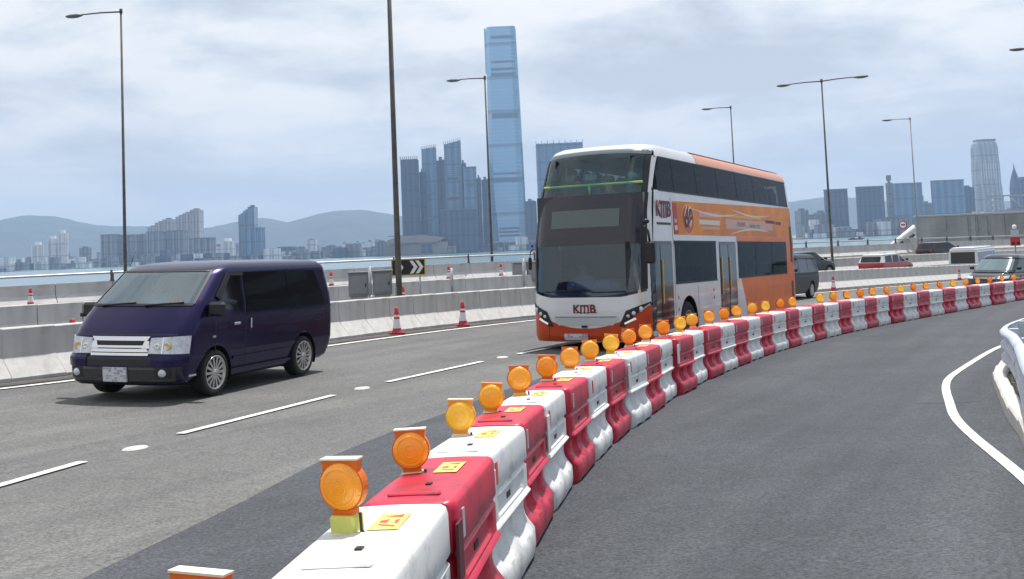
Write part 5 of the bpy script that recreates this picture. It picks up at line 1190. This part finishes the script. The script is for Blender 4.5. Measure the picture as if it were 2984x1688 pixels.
for x0, x1, z0, z1, mm in ((-3.5, -5.0, 2.84, 2.96, mpnk), (-3.5, -5.05, 2.67, 2.78, mcrm), (-3.6, -5.0, 2.56, 2.62, mpnk), (-5.5, -9.9, 2.60, 2.84, mpnk), (-5.6, -8.8, 2.88, 2.95, mylw), (-9.2, -10.2, 2.80, 2.88, mmar), (-10.3, -10.9, 2.78, 2.86, mmar), (-6.4, -7.2, 2.66, 2.78, mcrm), (-7.6, -8.6, 2.64, 2.74, mcrm), (-1.84, -2.0, 2.52, 2.62, mcrm), (-1.84, -2.0, 2.68, 2.76, mpnk)):
    sb.patch('advert_text_line', quad(x0, x1, z0, z1), mm, bus, 'side', 1, off=.009, nu=10, nv=2)
for x0, x1, zA, zB in ((-6.0, -9.8, 3.10, 3.02), (-3.0, -6.6, 3.02, 2.98), (-5.8, -9.6, 2.46, 2.55)):
    b = MB(); vs = []
    for k in range(25):
        t_ = k/24; x = x0+(x1-x0)*t_; z = zA+(zB-zA)*t_-.10*math.sin(math.pi*t_)*(1 if zA > 2.8 else -1); h_ = .004+.022*math.sin(math.pi*t_)
        for dz in (-h_, h_): vs.append((x, sb.sidey(x, z+dz)+.0095, z+dz))
    b.add(vs, [(2*k, 2*k+1, 2*k+3, 2*k+2) for k in range(24)]).build('advert_swoosh', mcrm, bus)
sb.patch('rear_orange_panel', quad4((-7.2, .30), (BL+.15, .30), (BL+.15, 1.40), (-6.6, 1.40)), m_bo, bus, 'side', 1, off=.004, nu=60, nv=14).hide_render = False
bpy.data.objects.remove(bus.children[-1])
def side_cols(name, x0, x1, z0, z1, m_, off=.005):
    """livery panel that leaves the wheel arches free"""
    nu, nv = max(4, int(abs(x1-x0)/.09)), max(3, int((z1-z0)/.07)); P = np.zeros((nu+1, nv+1, 3)); sk = np.zeros((nu, nv), bool)
    for i in range(nu+1):
        for j in range(nv+1):
            x, z = x0+(x1-x0)*i/nu, z0+(z1-z0)*j/nv
            for wx in (-2.55, -8.35, -9.75):
                d = math.hypot(x-wx, z-.5)
                if .72*.62 < d < .62: x, z = wx+(x-wx)*.62/d, .5+(z-.5)*.62/d
            P[i, j] = (x, sb.sidey(x, z)+off, z)
    for i in range(nu):
        for j in range(nv):
            c = P[i:i+2, j:j+2].reshape(4, 3)
            for wx in (-2.55, -8.35, -9.75):
                if (np.hypot(c[:, 0]-wx, c[:, 2]-.5) < .621).all(): sk[i, j] = True
    return MB().grid(P, smooth=False, flip=True, skip=sk).build(name, m_, bus)
side_cols('rear_orange_panel', -7.45, BL+.12, .30, 1.38, m_bo)
side_cols('rear_orange_panel', -11.34, BL+.12, 1.385, 2.28, m_bo)
side_cols('rear_orange_panel', -6.35, BL+.12, 2.285, 2.415, m_bo)
def roofstrip(x0, x1):
    P = np.array([[(x, sb.sidey(x, z)+.005, z) for z in (4.09, 4.14, 4.18, 4.23, 4.28, 4.335)] for x in np.linspace(x0, x1, 30)])
    return MB().grid(P, smooth=True, flip=True).build('roof_edge_panel', m_bo2, bus)
roofstrip(-3.8, BL+.32)
P = np.array([[(x, y, sb.T[-1, 0]+.012+.038*(1-(y/1.05)**2)) for y in np.linspace(1.03, -1.03, 9)] for x in np.linspace(-3.8, BL+.4, 6)])
MB().grid(P, flip=False).build('roof_panel', m_bo2, bus)
# windows of the left and right sides
for sg in (1, -1):
    xs = [-.72, -2.0, -3.55, -5.15, -6.75, -8.35, -9.95, BL+.38]
    for a, c in zip(xs[:-1], xs[1:]): sb.patch('upper_window', quad(a-.012, c+.012, 3.34, 4.06), g_sd, bus, 'side', sg, off=.004, thick=.003, nu=6, nv=6)
    for a in xs[1:-1]: sb.patch('window_pillar', quad(a+.03, a-.03, 3.34, 4.06), m_black, bus, 'side', sg, off=-.01, thick=.01, nu=2, nv=4)
    for z in (3.325, 4.045): sb.patch('window_trim', quad(-.70, BL+.36, z, z+.03), m_black, bus, 'side', sg, off=.008, nu=30, nv=2)
    sb.patch('window_trim', quad(-.68, -.76, 3.33, 4.07), m_black, bus, 'side', sg, off=.009, nu=2, nv=6)
    for x0, x1 in (((-1.74, -4.64), (-6.38, -11.32)) if sg > 0 else ((-1.74, -4.64), (-6.38, -11.32))):
        n = 1 if x0 > -3 else 3
        for k in range(n):
            a, c = x0+(x1-x0)*k/n, x0+(x1-x0)*(k+1)/n; sb.patch('lower_window', quad(a-.015, c+.015, 1.38, 2.28), g_sd, bus, 'side', sg, off=.004, thick=.003, nu=8, nv=6)
        for z in (1.365, 2.265): sb.patch('window_trim', quad(x0, x1, z, z+.03), m_black, bus, 'side', sg, off=.008, nu=20, nv=2)
for x0, x1, z0 in ((-.10, -1.58, .36), (-4.86, -6.22, .36)):
    d_ = sb.patch('door', quad(x0, x1, z0, 2.28), m_bdark, bus, 'side', 1, off=.006, nu=10, nv=10)
    for k in range(2):
        a = x0+(x1-x0)*(.04+.48*k); c = x0+(x1-x0)*(.48+.48*k); sb.patch('door_pane', quad(a, c, z0+.12, 2.2), mat('door_glass', (.03, .035, .032), .07, var=.6, vscale=2.5, coat=.4), bus, 'side', 1, off=.012, nu=6, nv=8, parent=d_)
        sb.patch('door_rail', quad(a-.05, a-.075, 1.0, 1.9), m_orange_led, bus, 'side', 1, off=.035, nu=2, nv=6, parent=d_)
sb.patch('panel_seam', quad(-1.68, -1.70, .3, 3.2), m_cab, bus, 'side', 1, off=.004, nu=2, nv=20)
for x, z in ((-1.85, 1.05), (-1.85, .80), (-4.3, 1.12), (-4.3, .95)): sb.patch('flap_latch', quad(x, x-.06, z, z+.07), m_cab, bus, 'side', 1, off=.007, nu=2, nv=2)
for x, z0, z1 in ((BL+.50, 1.7, 2.75), (BL+.55, .7, 1.15)): sb.patch('vent_grille', quad(x, x-.22, z0, z1), m_black, bus, 'side', 1, off=.008, nu=3, nv=10)
for x in (-3.2, -5.0, -7.0): sb.patch('panel_seam', quad(x, x-.012, .3, 1.3), m_cab, bus, 'side', 1, off=.0035, nu=2, nv=8)
for sg in (1, -1):
    for wx in (-2.55, -8.35, -9.75):
        wheel(bus, wx, sg*1.12, .49, .28, sg, 'disc', .30, m_cab); archwell(bus, wx, .5, .605, sg*.5, sg*1.27)
# mirrors on arms
for sg in (1, -1):
    mi = empty('wing_mirror'); mi.parent = bus; mi.location = (.05, 1.42, 2.05) if sg > 0 else (-.35, -1.33, 1.9)
    if sg < 0: mi.scale = (.5, .35, .6)
    MB().box(-.06, .06, -.10, .10, -.22, .22, .04).build('mirror_housing', m_black, mi)
    MB().tube([(0, 0, .2), (-.02, -sg*.03, .42), (-.16, -sg*.16, .52)], .025, 8).build('mirror_arm', m_black, mi)
    MB().lathe([(.001, -.05), (.06, -.04), (.07, .02), (.001, .05)], 12, c=(-.1, -sg*.10, .62)).build('camera_pod', m_black, mi)
for y0, y1 in ((-.9, -.1), (.85, .15)):
    z0 = cz(y0, 1.22, 1.37); MB().tube([(sb.front(y0, z0)+.03, y0, z0), (sb.front(y1, 1.34)+.035, y1, 1.34 if y0 < 0 else 1.28)], .014, 6).build('wiper', m_black, bus)
# inside: floors, bulkhead, seats, rail, driver's dash
MB().box(BL+.3, -.55, -1.22, 1.22, 2.42, 2.52).build('upper_floor', m_interior, bus); MB().box(BL+.3, -.5, -1.2, 1.2, .38, .46).build('lower_floor', m_interior, bus)
MB().box(BL+.45, -1.45, -1.0, 1.0, 4.20, 4.23).build('ceiling', mat('ceiling_teal', (.20, .34, .33), .6), bus)
MB().box(-.52, -.40, -1.15, 1.15, 2.30, 3.28).build('front_bulkhead', m_bdark, bus)
MB().box(-1.0, -.42, -1.12, 1.12, .50, 1.28, .05).build('dashboard', mat('bus_dash', (.16, .19, .24), .6, var=.2, vscale=4), bus)
MB().box(-.95, -.36, -.55, .62, 1.281, 1.52, .06).build('instrument_binnacle', mat('bus_dash2', (.22, .27, .36), .5, var=.2, vscale=4), bus)
MB().box(-2.0, -1.94, -1.15, .2, .5, 2.38).build('cab_partition', m_interior, bus)
hr = mat('handrail_yellow', (.50, .66, .16), .4)
MB().tube([(-.56, -1.05, 3.50), (-.50, 0, 3.50), (-.56, 1.10, 3.50)], .026, 8).build('handrail', hr, bus)
for y in (-.02,): MB().tube([(-.52, y, 3.30), (-.50, y, 3.50)], .026, 8).build('handrail', hr, bus)
me_seat = MB().box(-.08, .08, -.21, .21, .0, .78, .05).box(-.05, .42, -.21, .21, -.02, .12, .04).mesh('seat', m_seat)
me_hr = MB().box(-.09, .09, -.15, .15, .72, .90, .04).mesh('headrest', m_seatl)
for i in range(11):
    for y in (-.95, -.50, .50, .95):
        o = link('seat', me_seat, bus, (-1.75-i*.92, y, 2.95)); link('headrest', me_hr, o)
for i in range(6):
    for y in (-.92, -.48, .48, .92): link('seat', me_seat, bus, (-6.9-i*.8, y, .95))
bus_h = Vector((-.470, -.883, 0)).normalized(); bl = Vector((-bus_h.y, bus_h.x, 0)); cfl = Vector((2.82, 22.1, 0)); bc = cfl-bl*1.285*1.08+bus_h*.42
dv = empty('person', label='bus driver seated behind the lower windscreen of the double-decker', cat='person'); bust(dv, -1.45, -.62, 1.12, 1.0, mat('driver_shirt', (.40, .36, .42), .8))
p1 = empty('person', label='dark-haired passenger in the front row of the upper deck', cat='person'); bust(p1, -1.55, -.72, 3.05, .95, mat('dark_shirt', (.05, .05, .08), .8))
p2 = empty('person', label='passenger in dark clothes near the middle of the upper deck front row', cat='person'); bust(p2, -1.55, .0, 2.98, .9, MATS['dark_shirt'])
# stand the bus on the surface under its axles
fa = bc+bus_h*(-2.55); ra = bc+bus_h*(-9.05); zf, zr = gz(fa.x, fa.y), gz(ra.x, ra.y); sl_ = (zf-zr)/6.5
fwd = Vector((bus_h.x, bus_h.y, sl_)).normalized(); nn = fwd.cross(bl).normalized()
M_ = Matrix((fwd, bl, nn)).transposed().to_4x4(); M_.translation = (bc.x, bc.y, zf+sl_*2.55-.10); M_ = M_ @ Matrix.Diagonal((1.045, 1.08, 1.035, 1)); bus.matrix_world = M_
for o in (dv, p1, p2): o.matrix_world = M_.copy()

# --- other cars
def car(name, label, cat, levels, paint, wb, wr, L_, windows, ws, roofm=None, x0=0, lamps=True, track=.76, glassm=None, rear=None, hw=.9, ws_w=.1, tail=True, arch=None, up=None):
    root = empty(name, label=label, cat=cat); s = Shell(levels, crown=.03); arch = arch or wr+.05
    s.body('body', paint, root, wheels=((0, wr), (-wb, wr)), wr=arch, ns=70, zs=np.unique(np.r_[np.arange(levels[0][0], levels[-1][0], .05), [l[0] for l in levels]]), roofm=roofm, up=up)
    gm = glassm or m_privacy
    s.patch('windscreen', lambda a, b: ((2*a-1)*(s.lv(ws[0]+(ws[1]-ws[0])*b)[3]-ws_w), ws[0]+(ws[1]-ws[0])*b), mat('car_windscreen', (.10, .15, .16), .04, spec=.8, coat=.8), root, 'front', nu=16, off=.005)
    for sg in (1, -1):
        for q in windows: s.patch('side_window', quad4(*q), gm, root, 'side', sg, off=.005, nu=8, nv=4)
        for wx in (0, -wb): wheel(root, wx, sg*(hw-.115), wr, .2, sg, 'spokes'); archwell(root, wx, wr, arch+.004, sg*.35, sg*(hw-.01))
        z = ws[0]-.30
        if lamps: s.patch('headlamp', quad4((sg*.52, z-.06), (sg*(hw-.03), z-.04), (sg*(hw-.03), z+.08), (sg*.55, z+.04)), m_lens, root, 'front', off=.012, nu=10)
        mi = MB().box(-.05, .06, -.08, .10, -.06, .08, .03).build('door_mirror', m_black, root, (windows[0][0][0]-.02, sg*(hw+.10), ws[0]+.08))
        if tail: s.patch('tail_lamp', quad(sg*.62, sg*(hw-.06), ws[0]-.25, ws[0]-.05), m_cone_r, root, 'rear', off=.01, nu=4)
    if rear: s.patch('rear_window', lambda a, b: ((2*a-1)*(hw-.2), rear[0]+(rear[1]-rear[0])*b), gm, root, 'rear', off=.006, nu=8)
    s.patch('grille', quad(-.42, .42, ws[0]-.42, ws[0]-.30), m_black, root, 'front', off=.01, nu=8)
    s.patch('number_plate', quad(-.26, .26, .42, .53), mat('yellow_plate', (.7, .55, .1), .5), root, 'rear', off=.02, nu=3, nv=2)
    s.patch('number_plate', quad(-.26, .26, .36, .47), m_plate, root, 'front', off=.03, nu=3, nv=2)
    return root
m_dkgrey = mat('dark_grey_paint', (.010, .011, .015), .35, .2, spec=.3, coat=.2); m_blk = mat('black_paint_and_shade', (.012, .012, .016), .15, .2, coat=1.0)
m_taxi = mat('taxi_red', (.42, .02, .035), .3, coat=.8); m_taxiw = mat('taxi_silver_roof', (.68, .70, .70), .3, coat=.5); m_wp = mat('white_paint', (.72, .73, .75), .3, coat=.6)
mpv = [(.22, .75, .1, .3, .82, -3.75), (.45, .85, .12, .32, .89, -3.82), (.75, .82, .14, .32, .90, -3.84), (.90, .62, .14, .3, .90, -3.84), (1.02, .20, .14, .3, .89, -3.82), (1.10, -.02, .14, .25, .885, -3.80), (1.62, -.82, .16, .22, .78, -3.66), (1.74, -1.05, .16, .22, .72, -3.60), (1.80, -1.25, .16, .22, .62, -3.5)]
mpw = [((-.42, 1.10), (-1.25, 1.08), (-1.25, 1.60), (-.98, 1.60)), ((-1.31, 1.08), (-2.35, 1.08), (-2.35, 1.62), (-1.31, 1.62)), ((-2.41, 1.08), (-3.6, 1.10), (-3.45, 1.58), (-2.41, 1.62))]
c1 = car('minivan', 'dark grey minivan driving just behind the bus, half hidden by it', 'minivan', mpv, m_dkgrey, 2.85, .34, 4.7, mpw, (1.12, 1.60), rear=(1.12, 1.6))
place(c1, 9.95, 42.5, (-.555, -.832))
c2 = car('minivan', 'black minivan with sky-reflecting bonnet coming round the bend at the right edge', 'minivan', mpv, m_blk, 2.85, .34, 4.7, mpw, (1.12, 1.60), rear=(1.12, 1.6))
place(c2, 20.6, 46.3, (-.70, -.714))
tx = [(.20, .75, .1, .25, .80, -3.3), (.42, .85, .12, .28, .84, -3.42), (.72, .80, .12, .28, .85, -3.44), (.86, .50, .12, .28, .85, -3.44), (.96, -.10, .12, .25, .84, -3.42), (1.40, -.78, .14, .2, .70, -3.2), (1.47, -.95, .14, .2, .62, -3.1)]
txw = [((-.42, .97), (-1.2, .96), (-1.2, 1.36), (-.90, 1.36)), ((-1.27, .96), (-2.1, .96), (-2.1, 1.37), (-1.27, 1.37)), ((-2.17, .96), (-3.1, .97), (-2.9, 1.34), (-2.17, 1.37))]
c3 = car('taxi', 'red taxi with silver-white roof on the middle carriageway, driving away', 'taxi', tx, m_taxi, 2.7, .31, 4.5, txw, (.98, 1.38), roofm=m_taxiw, up=(.97, m_taxiw), rear=(.99, 1.34), hw=.84)
for sg in (1, -1):
    MB().box(-3.0, -.92, -.03, .03, 0, .07, .01).build('roof_edge', m_taxiw, c3, (0, sg*.69, 1.385))
    for x in (-1.235, -2.135): MB().box(x-.04, x+.04, -.012, .012, 0, .42).build('pillar', m_taxiw, c3, (0, sg*.79, .96))
MB().box(-1.9, -1.6, -.2, .2, 1.49, 1.60, .02).build('roof_sign', m_wp, c3)
x, y = .3765*66.5, 66.5; place(c3, x-.7, y+1.6, (.72, .69), z=float(zroad(D1, D2, x, y))+.02, n=Vector((0, 0, 1)))
c4 = car('hatchback', 'dark hatchback with white waist line on the middle carriageway, beside the bus rear', 'car', tx, m_blk, 2.7, .31, 4.5, txw, (.98, 1.38), rear=(.99, 1.34), hw=.84)
x, y = .2830*62, 62.0; place(c4, x+.3, y+1.0, (.80, .60), z=float(zroad(D1, D2, x, y))+.02, n=Vector((0, 0, 1)))
mb_ = [(.25, .75, .1, .3, .92, -5.3), (.5, .85, .12, .3, .98, -5.4), (1.1, .80, .14, .3, 1.0, -5.4), (1.3, .60, .14, .3, 1.0, -5.4), (2.3, .15, .16, .28, .92, -5.32), (2.45, .0, .16, .25, .85, -5.25), (2.52, -.15, .16, .25, .72, -5.1)]
mbw = [((.10, 1.35), (-.9, 1.35), (-.9, 2.15), (-.25, 2.15)), ((-.98, 1.35), (-2.3, 1.35), (-2.3, 2.15), (-.98, 2.15)), ((-2.38, 1.35), (-3.7, 1.35), (-3.7, 2.15), (-2.38, 2.15)), ((-3.78, 1.35), (-5.2, 1.35), (-5.15, 2.15), (-3.78, 2.15))]
c5 = car('minibus', 'white minibus with dark windows on the middle carriageway, left of the black minivan', 'minibus', mb_, m_wp, 3.4, .36, 6.2, mbw, (1.35, 2.2), rear=(1.4, 2.2), hw=1.0)
x, y = .4300*74, 74.; place(c5, x+2.6, y+4.6, (.60, .80), z=float(zroad(D1, D2, x, y))-.7, n=Vector((0, 0, 1)))
c6 = car('saloon_car', 'dark car on the far carriageway left of the white minibus', 'car', tx, m_blk, 2.7, .31, 4.5, txw, (.98, 1.38), rear=(.99, 1.34), hw=.84)
x, y = .3960*86, 86.; place(c6, x+1.6, y+1.0, (.86, .51), z=float(zroad(D2, D3, x, y))+.02, n=Vector((0, 0, 1)))
